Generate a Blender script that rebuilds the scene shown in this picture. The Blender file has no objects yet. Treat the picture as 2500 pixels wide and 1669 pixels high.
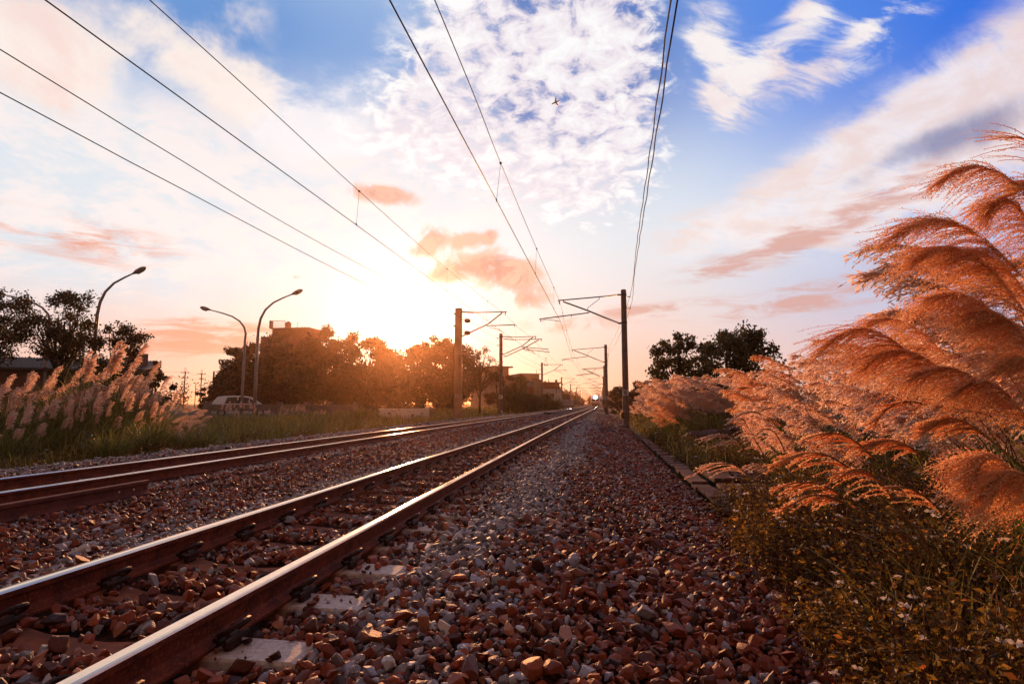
import bpy, math, random
import numpy as np
from mathutils import Vector
random.seed(11)
RNG = np.random.default_rng(7)
SC = bpy.context.scene
COL = SC.collection
PI = math.pi

# ------------------------------------------------------------------ camera
CZ = 0.87                      # eye height above the near track's rail tops
CAM = np.array([0.0, 0.0, CZ])
FOC, W0, H0 = 1400.0, 2500.0, 1669.0
PITCH = math.atan(151.0 / FOC)
YAW = math.atan(213.0 / FOC * math.cos(PITCH))
_r = np.array([math.cos(YAW), math.sin(YAW), 0.0])
_f = np.array([-math.sin(YAW) * math.cos(PITCH), math.cos(YAW) * math.cos(PITCH), math.sin(PITCH)])
_u = np.cross(_r, _f)
def ray(px, py):
    v = _f + _r * ((px - W0 / 2) / FOC) - _u * ((py - H0 / 2) / FOC)
    return v / np.linalg.norm(v)
def at(px, py, Y):             # the world point seen along a bearing at distance Y down the line
    v = ray(px, py)
    return CAM + v * (Y / v[1])
def on(px, py, z):
    v = ray(px, py)
    return CAM + v * ((z - CZ) / v[2])
def project(P):
    d = P - CAM
    c = d @ _f
    return W0 / 2 + FOC * (d @ _r) / c, H0 / 2 - FOC * (d @ _u) / c, c
cam = bpy.data.cameras.new('camera')
camo = bpy.data.objects.new('camera', cam)
COL.objects.link(camo)
cam.sensor_width = 36.0
cam.lens = FOC / W0 * 36.0
cam.clip_start = 0.05
cam.clip_end = 6000
camo.location = (0, 0, CZ)
camo.rotation_euler = (PI / 2 + PITCH, 0, YAW)
SC.camera = camo
SUN_DIR = ray(990, 783)        # towards the sun

# ------------------------------------------------------------------ ordinals for labels
ORD = ['first', 'second', 'third', 'fourth', 'fifth', 'sixth', 'seventh', 'eighth', 'ninth', 'tenth', 'eleventh', 'twelfth',
       'thirteenth', 'fourteenth', 'fifteenth', 'sixteenth', 'seventeenth', 'eighteenth', 'nineteenth', 'twentieth']
ORD += ['twenty-' + o for o in ORD[:9]] + ['thirtieth'] + ['thirty-' + o for o in ORD[:9]] + ['fortieth']

# ------------------------------------------------------------------ node helper
class N:
    def __init__(s, t, sock): s.t, s.s = t, sock
    def _b(a, op, b, c=None, clamp=False):
        n = a.t.nodes.new('ShaderNodeMath'); n.operation = op; n.use_clamp = clamp
        for i, v in enumerate((a, b, c)):
            if v is None: continue
            if isinstance(v, N): a.t.links.new(v.s, n.inputs[i])
            else: n.inputs[i].default_value = float(v)
        return N(a.t, n.outputs[0])
    def __add__(a, b): return a._b('ADD', b)
    __radd__ = __add__
    def __mul__(a, b): return a._b('MULTIPLY', b)
    __rmul__ = __mul__
    def __sub__(a, b): return a._b('SUBTRACT', b)
    def __rsub__(a, b): return (a * -1.0) + b
    def __truediv__(a, b): return a._b('DIVIDE', b)
    def f(a, op, b=None, c=None): return a._b(op, b, c)
    def exp(a): return a._b('EXPONENT', None)
    def sat(a): return a._b('MULTIPLY', 1.0, None, True)
    def step(a, lo, hi):
        n = a.t.nodes.new('ShaderNodeMapRange'); n.interpolation_type = 'SMOOTHSTEP'
        a.t.links.new(a.s, n.inputs[0]); n.inputs[1].default_value = lo; n.inputs[2].default_value = hi
        return N(a.t, n.outputs[0])
def lin(c):                    # display rgb 0..255 -> linear
    r = []
    for v in c:
        v = v / 255.0
        r.append(v / 12.92 if v <= 0.04045 else ((v + 0.055) / 1.055) ** 2.4)
    return tuple(r) + (1.0,)
def mixc(t, fac, a, b):
    n = t.nodes.new('ShaderNodeMix'); n.data_type = 'RGBA'; n.clamp_factor = True
    for i, v in ((0, fac), (6, a), (7, b)):
        if isinstance(v, N): t.links.new(v.s, n.inputs[i])
        elif isinstance(v, tuple): n.inputs[i].default_value = v if len(v) == 4 else v + (1,)
        else: n.inputs[i].default_value = v
    return N(t, n.outputs[2])
def ramp(t, fac, stops, interp='LINEAR'):
    n = t.nodes.new('ShaderNodeValToRGB'); cr = n.color_ramp; cr.interpolation = interp
    while len(cr.elements) < len(stops): cr.elements.new(0.5)
    for e, (p, c) in zip(cr.elements, stops):
        e.position = p; e.color = c if len(c) == 4 else tuple(c) + (1,)
    t.links.new(fac.s, n.inputs[0])
    return N(t, n.outputs[0])
def noise(t, vec, scale, detail=4, rough=0.55, dist=0.0, dim='3D'):
    n = t.nodes.new('ShaderNodeTexNoise'); n.noise_dimensions = dim
    if vec is not None: t.links.new(vec.s, n.inputs['Vector'])
    n.inputs['Scale'].default_value = scale; n.inputs['Detail'].default_value = detail
    n.inputs['Roughness'].default_value = rough; n.inputs['Distortion'].default_value = dist
    return N(t, n.outputs[0])
def comb(t, x, y, z=0.0):
    n = t.nodes.new('ShaderNodeCombineXYZ')
    for i, v in enumerate((x, y, z)):
        if isinstance(v, N): t.links.new(v.s, n.inputs[i])
        else: n.inputs[i].default_value = v
    return N(t, n.outputs[0])
def sep(t, v):
    n = t.nodes.new('ShaderNodeSeparateXYZ'); t.links.new(v.s, n.inputs[0])
    return [N(t, n.outputs[i]) for i in range(3)]

# ------------------------------------------------------------------ materials
def mat(name, rough=0.7, metal=0.0, spec=0.4, base=None, build=None, bump=None, trans=None):
    m = bpy.data.materials.new(name); m.use_nodes = True
    t = m.node_tree; b = t.nodes['Principled BSDF']
    b.inputs['Roughness'].default_value = rough; b.inputs['Metallic'].default_value = metal
    b.inputs['Specular IOR Level'].default_value = spec
    col = None
    if base: b.inputs['Base Color'].default_value = tuple(base) + (1,)
    if build:
        col = build(t, b)
        if col is not None: t.links.new(col.s, b.inputs['Base Color'])
    if bump:
        g = t.nodes.new('ShaderNodeTexCoord'); nn = noise(t, N(t, g.outputs['Object']), bump[0], 5, 0.6)
        bn = t.nodes.new('ShaderNodeBump'); bn.inputs['Strength'].default_value = bump[1]
        bn.inputs['Distance'].default_value = bump[2]
        t.links.new(nn.s, bn.inputs['Height']); t.links.new(bn.outputs[0], b.inputs['Normal'])
    if trans:                  # thin leaf: part of the light passes through
        tr = t.nodes.new('ShaderNodeBsdfTranslucent'); mx = t.nodes.new('ShaderNodeMixShader')
        mx.inputs[0].default_value = trans[0]
        out = t.nodes['Material Output']
        if len(trans) > 1: tr.inputs[0].default_value = tuple(trans[1]) + (1,)
        elif col is not None: t.links.new(col.s, tr.inputs[0])
        else: tr.inputs[0].default_value = tuple(base) + (1,)
        t.links.new(b.outputs[0], mx.inputs[1]); t.links.new(tr.outputs[0], mx.inputs[2])
        t.links.new(mx.outputs[0], out.inputs[0])
    return m
def objvec(t): return N(t, t.nodes.new('ShaderNodeTexCoord').outputs['Object'])
def geopos(t): return N(t, t.nodes.new('ShaderNodeNewGeometry').outputs['Position'])
def attr(t, name):
    n = t.nodes.new('ShaderNodeAttribute'); n.attribute_name = name
    return N(t, n.outputs['Fac'])
def mottled(c1, c2, scale=6.0, c3=None, s2=40.0):
    def f(t, b):
        o = objvec(t)
        a = mixc(t, noise(t, o, scale, 6, 0.65).step(0.35, 0.65), tuple(c1), tuple(c2))
        if c3: a = mixc(t, noise(t, o, s2, 4, 0.6).step(0.52, 0.7) * 0.7, a, tuple(c3))
        return a
    return f
def by_attr(stops, dark=None):
    def f(t, b):
        return ramp(t, attr(t, 'rnd'), stops)
    return f

M = {}
M['rail_side'] = mat('rail_rust', 0.72, 0.15, 0.3, build=mottled((.20, .036, .012), (.075, .015, .007), 9, (.36, .09, .03), 70), bump=(110, .6, .004))
def railhead(t, b):
    x = noise(t, objvec(t), 30, 4, .6)
    t.links.new((x * .16 + .07).s, b.inputs['Roughness'])
    return mixc(t, x, (.93, .72, .54), (.74, .52, .37))
M['rail_head'] = mat('rail_polished_head', 0.22, 1.0, 0.5, build=railhead)
M['rail_old'] = mat('rail_rusted_spare', 0.75, 0.1, 0.3, build=mottled((.16, .045, .03), (.09, .025, .018), 9, (.2, .07, .04), 60), bump=(120, .4, .002))
def sleeper_col(t, b):
    o = objvec(t); x = sep(t, o)[0]; n = noise(t, o, 6, 6, .65)
    clean = mixc(t, noise(t, o, 45, 4, .6).step(.4, .65), (.62, .56, .54), (.44, .37, .35))
    rust = mixc(t, n.step(.35, .65), (.32, .10, .045), (.17, .055, .03))
    return mixc(t, ((x + n * .35).step(.72, .98)), rust, clean)
M['sleeper'] = mat('sleeper_concrete', 0.85, 0, 0.3, build=sleeper_col, bump=(90, .5, .004))
M['clip'] = mat('clip_rust', 0.6, 0.5, 0.4, build=mottled((.06, .02, .012), (.03, .012, .008), 30))
M['pad'] = mat('rail_pad', 0.8, 0, 0.3, base=(.03, .018, .014))
def ballast_col(t, b):
    r = attr(t, 'rnd'); g = attr(t, 'gray')
    brown = ramp(t, r, [(0, (.03, .007, .004)), (.25, (.11, .020, .008)), (.5, (.22, .042, .014)), (.7, (.34, .078, .028)), (.85, (.17, .055, .035)), (1, (.46, .19, .10))])
    gray = ramp(t, r, [(0, (.12, .09, .085)), (.3, (.27, .27, .30)), (.55, (.38, .38, .42)), (.8, (.24, .29, .42)), (1, (.68, .66, .66))])
    c = mixc(t, g, brown, gray)
    n = noise(t, objvec(t), 55, 5, .65)
    return mixc(t, n.step(.4, .75) * .5, c, mixc(t, .5, c, (.03, .015, .012)))
M['ballast'] = mat('ballast_stone', 0.62, 0, 0.42, build=ballast_col, bump=(120, .4, .004))
M['ballast_bed'] = mat('ballast_bed', 0.9, 0, 0.2, build=mottled((.07, .028, .018), (.03, .014, .01), 25, (.16, .1, .08), 60), bump=(22, 1.0, .05))
M['soil'] = mat('soil', 0.95, 0, 0.1, build=mottled((.05, .035, .018), (.03, .022, .01), .7, (.07, .06, .025), 8), bump=(6, .8, .08))
M['asphalt'] = mat('asphalt', 0.9, 0, 0.2, build=mottled((.05, .047, .045), (.04, .038, .036), 3))
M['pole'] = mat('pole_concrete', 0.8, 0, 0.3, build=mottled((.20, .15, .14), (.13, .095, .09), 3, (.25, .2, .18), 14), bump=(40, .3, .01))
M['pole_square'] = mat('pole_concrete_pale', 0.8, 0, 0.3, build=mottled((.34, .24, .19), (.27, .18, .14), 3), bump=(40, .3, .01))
M['plate'] = mat('plate_white', 0.6, 0, 0.4, build=mottled((.7, .68, .68), (.45, .4, .4), 12))
M['plate_ink'] = mat('plate_ink', 0.7, 0, 0.3, base=(.05, .04, .08))
M['steel'] = mat('galvanised_steel', 0.45, 0.7, 0.5, build=mottled((.12, .09, .08), (.07, .055, .05), 12))
M['insulator'] = mat('insulator_glaze', 0.25, 0, 0.6, base=(.16, .05, .03))
M['wire'] = mat('wire_metal', 0.5, 0.8, 0.5, base=(.06, .045, .04))
M['cable'] = mat('cable_black', 0.6, 0, 0.4, base=(.02, .02, .022))
M['lamp'] = mat('lamp_post_paint', 0.45, 0.4, 0.5, build=mottled((.3, .3, .32), (.22, .22, .24), 3))
M['lamp_glass'] = mat('lamp_glass', 0.2, 0, 0.5, base=(.4, .38, .34))
M['bark'] = mat('bark', 0.9, 0, 0.2, build=mottled((.06, .035, .022), (.035, .02, .013), 8), bump=(20, .6, .03))
def leafmat(name, stops, tr=.35, rough=.55, tcol=None):
    return mat(name, rough, 0, .35, build=by_attr(stops), trans=(tr,) if tcol is None else (tr, tcol))
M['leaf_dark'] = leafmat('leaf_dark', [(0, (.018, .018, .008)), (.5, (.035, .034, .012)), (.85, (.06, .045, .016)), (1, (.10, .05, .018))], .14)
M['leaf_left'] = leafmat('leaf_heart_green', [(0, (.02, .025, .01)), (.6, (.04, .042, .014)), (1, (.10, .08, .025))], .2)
M['leaf_olive'] = leafmat('leaf_olive', [(0, (.05, .055, .02)), (.5, (.09, .085, .03)), (1, (.16, .11, .04))], .35)
M['leaf_autumn'] = leafmat('leaf_autumn', [(0, (.06, .04, .015)), (.5, (.1, .055, .02)), (1, (.2, .09, .035))], .4)
M['grass'] = leafmat('grass_blade', [(0, (.11, .055, .018)), (.35, (.15, .13, .025)), (.7, (.25, .25, .045)), (1, (.55, .42, .14))], .55)
M['grass_long'] = leafmat('pampas_blade', [(0, (.07, .08, .02)), (.5, (.15, .17, .035)), (.85, (.26, .26, .06)), (1, (.5, .36, .14))], .45, .45)
M['weed_leaf'] = leafmat('weed_leaf', [(0, (.03, .015, .007)), (.35, (.07, .035, .01)), (.65, (.15, .10, .02)), (.88, (.38, .22, .04)), (1, (.5, .16, .04))], .55, .5)
M['weed_stem'] = mat('weed_stem', .7, 0, .3, base=(.12, .035, .015))
M['petal'] = mat('petal', .6, 0, .3, base=(.8, .72, .68), trans=(.35,))
M['petal_eye'] = mat('petal_eye', .7, 0, .3, base=(.6, .32, .03))
M['plume'] = leafmat('plume_copper', [(0, (.80, .36, .17)), (.5, (.95, .54, .29)), (1, (.98, .78, .52))], .6, .6)
M['plume_pink'] = leafmat('plume_rose', [(0, (.82, .48, .34)), (.5, (.96, .68, .52)), (1, (.99, .86, .74))], .72, .6)
M['stalk'] = mat('plume_stalk', .6, 0, .3, build=mottled((.16, .13, .04), (.25, .12, .05), 3), trans=(.2,))
M['conc'] = mat('wall_concrete', .9, 0, .2, build=mottled((.26, .23, .23), (.18, .16, .16), 2, (.12, .1, .1), 9), bump=(14, .4, .02))
M['slab'] = mat('cover_concrete', .88, 0, .25, build=mottled((.15, .07, .055), (.09, .04, .03), 5, (.2, .11, .09), 30), bump=(50, .5, .006))
def peeling(t, b):
    return mixc(t, noise(t, objvec(t), 2.6, 8, .75).step(.56, .62), (.82, .78, .78), (.2, .12, .1))
M['white_wall'] = mat('white_peeling_wall', .85, 0, .2, build=peeling)
M['brown_wall'] = mat('brown_facade', .9, 0, .2, build=mottled((.22, .11, .09), (.16, .08, .06), 1))
M['beige_wall'] = mat('beige_facade', .9, 0, .2, build=mottled((.34, .24, .17), (.28, .19, .13), .8))
M['grey_wall'] = mat('grey_sheet', .7, 0, .3, build=mottled((.2, .2, .19), (.15, .15, .145), 1))
M['red_wall'] = mat('red_brick_facade', .9, 0, .2, build=mottled((.2, .06, .035), (.14, .04, .025), 2))
M['house_white'] = mat('house_white', .85, 0, .2, build=mottled((.66, .66, .7), (.5, .5, .54), 1.2))
M['dark_roof'] = mat('dark_tile_roof', .6, 0, .3, build=mottled((.035, .03, .03), (.06, .045, .045), 6))
M['window'] = mat('window_dark', .15, 0, .5, base=(.02, .02, .025))
M['tarp'] = mat('tarp_brown', .6, 0, .4, build=mottled((.10, .05, .045), (.06, .03, .03), 6), bump=(8, .6, .05))
M['rope'] = mat('rope_pale', .8, 0, .2, base=(.35, .27, .2))
M['rock'] = mat('rock', .8, 0, .3, build=mottled((.12, .07, .055), (.07, .035, .03), 6, (.2, .12, .09), 25), bump=(12, .8, .04))
M['car_paint'] = mat('car_paint', .2, 0, .6, base=(.76, .84, .98))
M['car_glass'] = mat('car_glass', .05, 0, .7, base=(.02, .02, .022))
M['rubber'] = mat('rubber', .85, 0, .2, base=(.02, .02, .02))
M['alloy'] = mat('alloy', .35, .8, .5, base=(.5, .5, .5))
M['train_white'] = mat('train_white', .3, 0, .5, base=(.72, .75, .8))
M['train_red'] = mat('train_stripe', .4, 0, .5, base=(.75, .1, .1))
M['train_dark'] = mat('train_skirt', .6, 0, .4, base=(.08, .09, .08))
M['plane'] = mat('plane_paint', .4, 0, .5, base=(.95, .8, .72))
def lampmat(name, col, s):
    m = bpy.data.materials.new(name); m.use_nodes = True; t = m.node_tree
    e = t.nodes.new('ShaderNodeEmission'); e.inputs[0].default_value = col; e.inputs[1].default_value = s
    t.links.new(e.outputs[0], t.nodes['Material Output'].inputs[0]); return m
M['headlight'] = lampmat('headlight_lit', (.85, .93, 1, 1), 90)

# ------------------------------------------------------------------ mesh building
class MB:
    """collects quads, triangles and n-gons, then links them as one mesh object"""
    def __init__(s):
        s.v = []; s.n = 0; s.f = []; s.m = []; s.r = []; s.g = []; s.has_r = False
    def add(s, V, F, m=0, rnd=None, gray=None):
        V = np.asarray(V, dtype=np.float64).reshape(-1, 3)
        s.v.append(V)
        if isinstance(F, np.ndarray):
            s.f.append(F + s.n); s.m.append(np.full(len(F), m) if np.isscalar(m) else np.asarray(m))
        else:
            for f in F:
                s.f.append(np.array([f]) + s.n); s.m.append(np.array([m]))
        s.r.append(np.full(len(V), .5) if rnd is None else np.broadcast_to(rnd, len(V)))
        s.g.append(np.zeros(len(V)) if gray is None else np.broadcast_to(gray, len(V)))
        if rnd is not None: s.has_r = True
        s.n += len(V)
        return s
    def mesh(s, name, mats, smooth=False):
        V = np.concatenate(s.v)
        me = bpy.data.meshes.new(name)
        loops = np.concatenate([f.reshape(-1) for f in s.f])
        sizes = np.concatenate([np.full(len(f), f.shape[1]) for f in s.f])
        starts = np.concatenate([[0], np.cumsum(sizes)[:-1]])
        me.vertices.add(len(V)); me.vertices.foreach_set('co', V.astype(np.float32).ravel())
        me.loops.add(len(loops)); me.loops.foreach_set('vertex_index', loops.astype(np.int32))
        me.polygons.add(len(sizes)); me.polygons.foreach_set('loop_start', starts.astype(np.int32))
        me.polygons.foreach_set('material_index', np.concatenate(s.m).astype(np.int32))
        me.polygons.foreach_set('use_smooth', np.full(len(sizes), bool(smooth)))
        if s.has_r:
            a = me.attributes.new('rnd', 'FLOAT', 'POINT'); a.data.foreach_set('value', np.concatenate(s.r).astype(np.float32))
            a = me.attributes.new('gray', 'FLOAT', 'POINT'); a.data.foreach_set('value', np.concatenate(s.g).astype(np.float32))
        for m in (mats if isinstance(mats, (list, tuple)) else [mats]): me.materials.append(m)
        me.update(calc_edges=True)
        return me
    def obj(s, name, mats, parent=None, smooth=False, loc=None, **kw):
        me = s.mesh(name, mats, smooth)
        o = bpy.data.objects.new(name, me); COL.objects.link(o)
        if parent is not None: o.parent = parent
        if loc is not None: o.location = loc
        for k, v in kw.items(): o[k] = v
        return o
    # --- shapes
    def box(s, c, d, m=0, rz=0.0, bev=0.0, taper=1.0):
        x, y, z = [k / 2 for k in d]
        if bev <= 0:
            P = np.array([[-x, -y, -z], [x, -y, -z], [x, y, -z], [-x, y, -z], [-x * taper, -y * taper, z], [x * taper, -y * taper, z], [x * taper, y * taper, z], [-x * taper, y * taper, z]])
            F = np.array([[0, 3, 2, 1], [4, 5, 6, 7], [0, 1, 5, 4], [1, 2, 6, 5], [2, 3, 7, 6], [3, 0, 4, 7]])
        else:
            b = bev; L = []
            for (zz, ins) in ((-z, b), (-z + b, 0), (z - b, 0), (z, b)):
                k = taper if zz > 0 else 1.0
                X, Y = x * k - ins, y * k - ins
                q = b if ins == 0 else b * .5
                L.append([[-X + q, -Y, zz], [X - q, -Y, zz], [X, -Y + q, zz], [X, Y - q, zz], [X - q, Y, zz], [-X + q, Y, zz], [-X, Y - q, zz], [-X, -Y + q, zz]])
            P = np.array(L).reshape(-1, 3)
            Q = [[j * 8 + i, j * 8 + (i + 1) % 8, (j + 1) * 8 + (i + 1) % 8, (j + 1) * 8 + i] for j in range(3) for i in range(8)]
            s.add(_rot(P, rz) + np.array(c), np.array(Q), m)
            n = s.n - 32
            s.f.append(np.array([[n + i for i in range(7, -1, -1)]])); s.m.append(np.array([m]))
            s.f.append(np.array([[n + 24 + i for i in range(8)]])); s.m.append(np.array([m]))
            return s
        s.add(_rot(P, rz) + np.array(c), F, m)
        return s
    def tube(s, pts, r, n=8, m=0, caps=True, rnd=None):
        P = np.asarray(pts, float); k = len(P)
        R = np.broadcast_to(np.asarray(r, float), (k,))
        T = np.gradient(P, axis=0); T /= np.linalg.norm(T, axis=1)[:, None] + 1e-12
        ref = np.array([0, 0, 1.0]) if abs(T[0][2]) < .9 else np.array([1.0, 0, 0])
        A = np.zeros_like(P)
        a = ref - T[0] * (ref @ T[0]); a /= np.linalg.norm(a)
        for i in range(k):
            a = a - T[i] * (a @ T[i]); a /= np.linalg.norm(a) + 1e-12; A[i] = a
        B = np.cross(T, A)
        th = np.arange(n) * 2 * PI / n
        V = P[:, None] + R[:, None, None] * (A[:, None] * np.cos(th)[None, :, None] + B[:, None] * np.sin(th)[None, :, None])
        F = [[i * n + j, i * n + (j + 1) % n, (i + 1) * n + (j + 1) % n, (i + 1) * n + j] for i in range(k - 1) for j in range(n)]
        s.add(V.reshape(-1, 3), np.array(F), m, rnd)
        if caps:
            b = s.n - k * n
            s.f.append(np.array([[b + j for j in range(n - 1, -1, -1)]])); s.m.append(np.array([m]))
            s.f.append(np.array([[b + (k - 1) * n + j for j in range(n)]])); s.m.append(np.array([m]))
        return s
    def prism(s, poly, y0, y1, axis='y', m=0):
        """poly = [(a,b)] in the plane across the axis"""
        n = len(poly); V = []
        for y in (y0, y1):
            for a, b in poly: V.append((a, y, b) if axis == 'y' else (y, a, b) if axis == 'x' else (a, b, y))
        F = [[j, (j + 1) % n, n + (j + 1) % n, n + j] for j in range(n)]
        s.add(V, np.array(F), m)
        b = s.n - 2 * n
        s.f.append(np.array([[b + j for j in range(n - 1, -1, -1)]])); s.m.append(np.array([m]))
        s.f.append(np.array([[b + n + j for j in range(n)]])); s.m.append(np.array([m]))
        return s
def _rot(P, a):
    if a == 0: return P
    c, q = math.cos(a), math.sin(a)
    return np.stack([P[:, 0] * c - P[:, 1] * q, P[:, 0] * q + P[:, 1] * c, P[:, 2]], 1)
def multi_tube(mb, P, R, n=3, m=0, rnd=None):
    """many thin tubes at once; P (N,k,3), R (N,k)"""
    Nn, k, _ = P.shape
    T = np.gradient(P, axis=1); T /= np.linalg.norm(T, axis=2, keepdims=True) + 1e-12
    ref = np.array([.31, .17, .93]); A = np.cross(T, ref); A /= np.linalg.norm(A, axis=2, keepdims=True) + 1e-9
    B = np.cross(T, A); th = np.arange(n) * 2 * PI / n
    V = P[:, :, None] + R[:, :, None, None] * (A[:, :, None] * np.cos(th)[None, None, :, None] + B[:, :, None] * np.sin(th)[None, None, :, None])
    base = (np.arange(Nn) * k * n)[:, None, None]
    i = np.arange(k - 1)[None, :, None] * n; j = np.arange(n)[None, None, :]; j2 = (j + 1) % n
    F = np.stack([base + i + j, base + i + j2, base + i + n + j2, base + i + n + j], -1).reshape(-1, 4)
    r = None if rnd is None else np.repeat(rnd, k * n)
    mb.add(V.reshape(-1, 3), F, m, r)
def multi_ribbon(mb, P, Wd, side, m=0, rnd=None):
    """P (N,k,3), Wd (N,k), side (N,3) width direction"""
    Nn, k, _ = P.shape
    S = side[:, None, :] if side.ndim == 2 else side
    V = np.stack([P - S * Wd[..., None] / 2, P + S * Wd[..., None] / 2], 2)
    base = (np.arange(Nn) * k * 2)[:, None]; i = np.arange(k - 1)[None, :] * 2
    F = np.stack([base + i, base + i + 1, base + i + 3, base + i + 2], -1).reshape(-1, 4)
    r = None if rnd is None else np.repeat(rnd, k * 2)
    mb.add(V.reshape(-1, 3), F, m, r)
def leaves(mb, C, size, m=0, rnd=None, flat=0.0, aspect=.6, T=None):
    """many rhombic leaves, folded a little along the middle"""
    n = len(C)
    if T is None:
        T = RNG.normal(size=(n, 3)); T[:, 2] *= (1 - flat); T[:, 2] -= .25
    T = T / (np.linalg.norm(T, axis=1, keepdims=True) + 1e-9)
    A = np.cross(T, RNG.normal(size=(n, 3))); A /= np.linalg.norm(A, axis=1, keepdims=True) + 1e-9
    Nn = np.cross(T, A); size = np.broadcast_to(size, (n,))[:, None]
    V = np.stack([C, C + T * size * .45 + A * size * aspect * .5 + Nn * size * .08, C + T * size, C + T * size * .45 - A * size * aspect * .5 + Nn * size * .08], 1)
    F = (np.arange(n) * 4)[:, None] + np.array([[0, 1, 2, 3]])
    mb.add(V.reshape(-1, 3), F, m, np.repeat(RNG.random(n) if rnd is None else rnd, 4))
def tag(o, label=None, cat=None, group=None, kind=None):
    if label: o['label'] = label
    if cat: o['category'] = cat
    if group: o['group'] = group
    if kind: o['kind'] = kind
    return o
def thing(name, label, cat, loc=(0, 0, 0), group=None, rz=0.0, sc=None):
    o = bpy.data.objects.new(name, None); COL.objects.link(o); o.location = loc; o.rotation_euler = (0, 0, rz)
    o.empty_display_size = .1
    if sc is not None: o.scale = (sc, sc, sc) if np.isscalar(sc) else sc
    return tag(o, label, cat, group)
def clone(root, loc, rz=0.0, sc=1.0, label=None, group=None):
    def cp(o, par):
        c = o.copy(); COL.objects.link(c); c.parent = par
        for ch in KIDS.get(o.name, []): cp(ch, c)
        return c
    c = cp(root, None); c.location = loc; c.rotation_euler = (0, 0, rz)
    c.scale = (sc, sc, sc) if np.isscalar(sc) else sc
    if label: c['label'] = label
    if group: c['group'] = group
    return c
KIDS = {}
def index_kids():
    KIDS.clear()
    for o in bpy.data.objects:
        if o.parent: KIDS.setdefault(o.parent.name, []).append(o)
HAZE = True
# ================================================================== terrain and track
def curve(Y):
    Y = np.asarray(Y, float)
    return 1.0 * (1 - np.exp(-(Y / 90.0) ** 2))
XR, XL = -1.675, -2.805          # rails of the near track (head centres)
XR2, XL2 = -6.13, -7.26          # rails of the far track
Z2 = -0.03                       # far track sits a little lower
_px = [-400, -60, -24, -16, -11.5, -9.6, -8.75, -8.3, -7.7, -5.9, -5.3, -4.6, -3.7, -3.1, -1.35, -1.1, -.75, -.3, .5, 1.32, 1.4, 2.4, 4.5, 9, 60, 400]
_pz = [-.3, -.3, -.15, -.25, -.5, -.40, -.11, -.13, -.215, -.21, -.17, -.22, -.25, -.19, -.188, -.165, -.12, -.16, -.29, -.42, -.47, -.5, -.35, -.1, -.1, -.2]
def zsurf(X, Y):
    return np.interp(np.asarray(X, float) - curve(Y), _px, _pz)
# ground sheet: fine near the line, coarse to the horizon
xs = np.unique(np.concatenate([np.linspace(-12, 6, 73), np.array(_px, float), [-1600, -1000, -600, -250, -150, -100, -80, -45, -34, -29, -20, -14, 7, 12, 18, 26, 40, 90, 150, 250, 600, 1000, 1600]]))
ys = np.concatenate([[-1600, -900, -400, -150, -60, -20, -8, -3], np.linspace(0, 40, 81), np.linspace(42, 120, 40), [130, 150, 180, 220, 260, 320, 400, 500, 700, 1000, 1600]])
XX, YY = np.meshgrid(xs, ys)
far = (np.abs(XX) > 12)
ZZ = zsurf(XX, YY) - .03 + np.where(far, 0, .012 * np.sin(XX * 9.1 + YY * 3.3) * np.cos(YY * 7.7))
nx, ny = len(xs), len(ys)
idx = np.arange(nx * ny).reshape(ny, nx)
F = np.stack([idx[:-1, :-1], idx[:-1, 1:], idx[1:, 1:], idx[1:, :-1]], -1).reshape(-1, 4)
cx = (XX[:-1, :-1] + XX[1:, 1:]) / 2 - curve((YY[:-1, :-1] + YY[1:, 1:]) / 2)
mi = np.where((cx > -9.7) & (cx < 1.4), 0, 1).reshape(-1)
g = MB(); g.add(np.stack([XX, YY, ZZ], -1).reshape(-1, 3), F, mi)
tag(g.obj('ground', [M['ballast_bed'], M['soil']], smooth=True), kind='structure')
# road beyond the barrier on the left
b = MB(); b.add([(-60, 26, -.135), (-21.5, 26, -.135), (-21.5, 120, -.135), (-60, 120, -.135)], np.array([[0, 1, 2, 3]]))
tag(b.obj('road', M['asphalt']), kind='structure')

# ---- rails
HALF = [(-.0635, -.153), (-.0635, -.141), (-.022, -.127), (-.0085, -.112), (-.0075, -.055), (-.012, -.046), (-.0325, -.038), (-.0335, -.012), (-.030, -.004), (-.022, -.0005), (0, .0008)]
PROF = HALF + [(-x, z) for x, z in reversed(HALF[:-1])]
def rail(x0, z0, y_list, name, label, cat, mats, group=None, straight=False):
    mb = MB(); n = len(PROF); k = len(y_list); V = []
    for y in y_list:
        dx = 0 if straight else float(curve(y))
        for (a, b_) in PROF: V.append((x0 + dx + a, y, z0 + b_))
    Q = []; mm = []
    for i in range(k - 1):
        for j in range(n):
            j2 = (j + 1) % n
            Q.append([i * n + j, (i + 1) * n + j, (i + 1) * n + j2, i * n + j2])
            zz = (PROF[j][1] + PROF[j2][1]) / 2
            mm.append(1 if zz > -.014 and abs(PROF[j][0]) < .034 and len(mats) > 1 else 0)
    mb.add(np.array(V), np.array(Q), np.array(mm))
    mb.f.append(np.array([list(range(n))])); mb.m.append(np.array([0]))
    mb.f.append(np.array([[(k - 1) * n + j for j in range(n - 1, -1, -1)]])); mb.m.append(np.array([0]))
    return tag(mb.obj(name, mats), label, cat, group)
YR = [-6, -3, 0, 2, 4, 7, 10, 15, 20, 26, 32, 40, 48, 56, 65, 75, 85, 100, 115, 130, 150, 175, 200, 240, 300, 400, 600, 900]
rm = [M['rail_side'], M['rail_head']]
rail(XR, 0, YR, 'steel_rail', 'right-hand running rail of the near track, biggest rail in the photo', 'rail', rm, 'running rails')
rail(XL, 0, YR, 'steel_rail', 'left-hand running rail of the near track with sun glint on its head', 'rail', rm, 'running rails')
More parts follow.
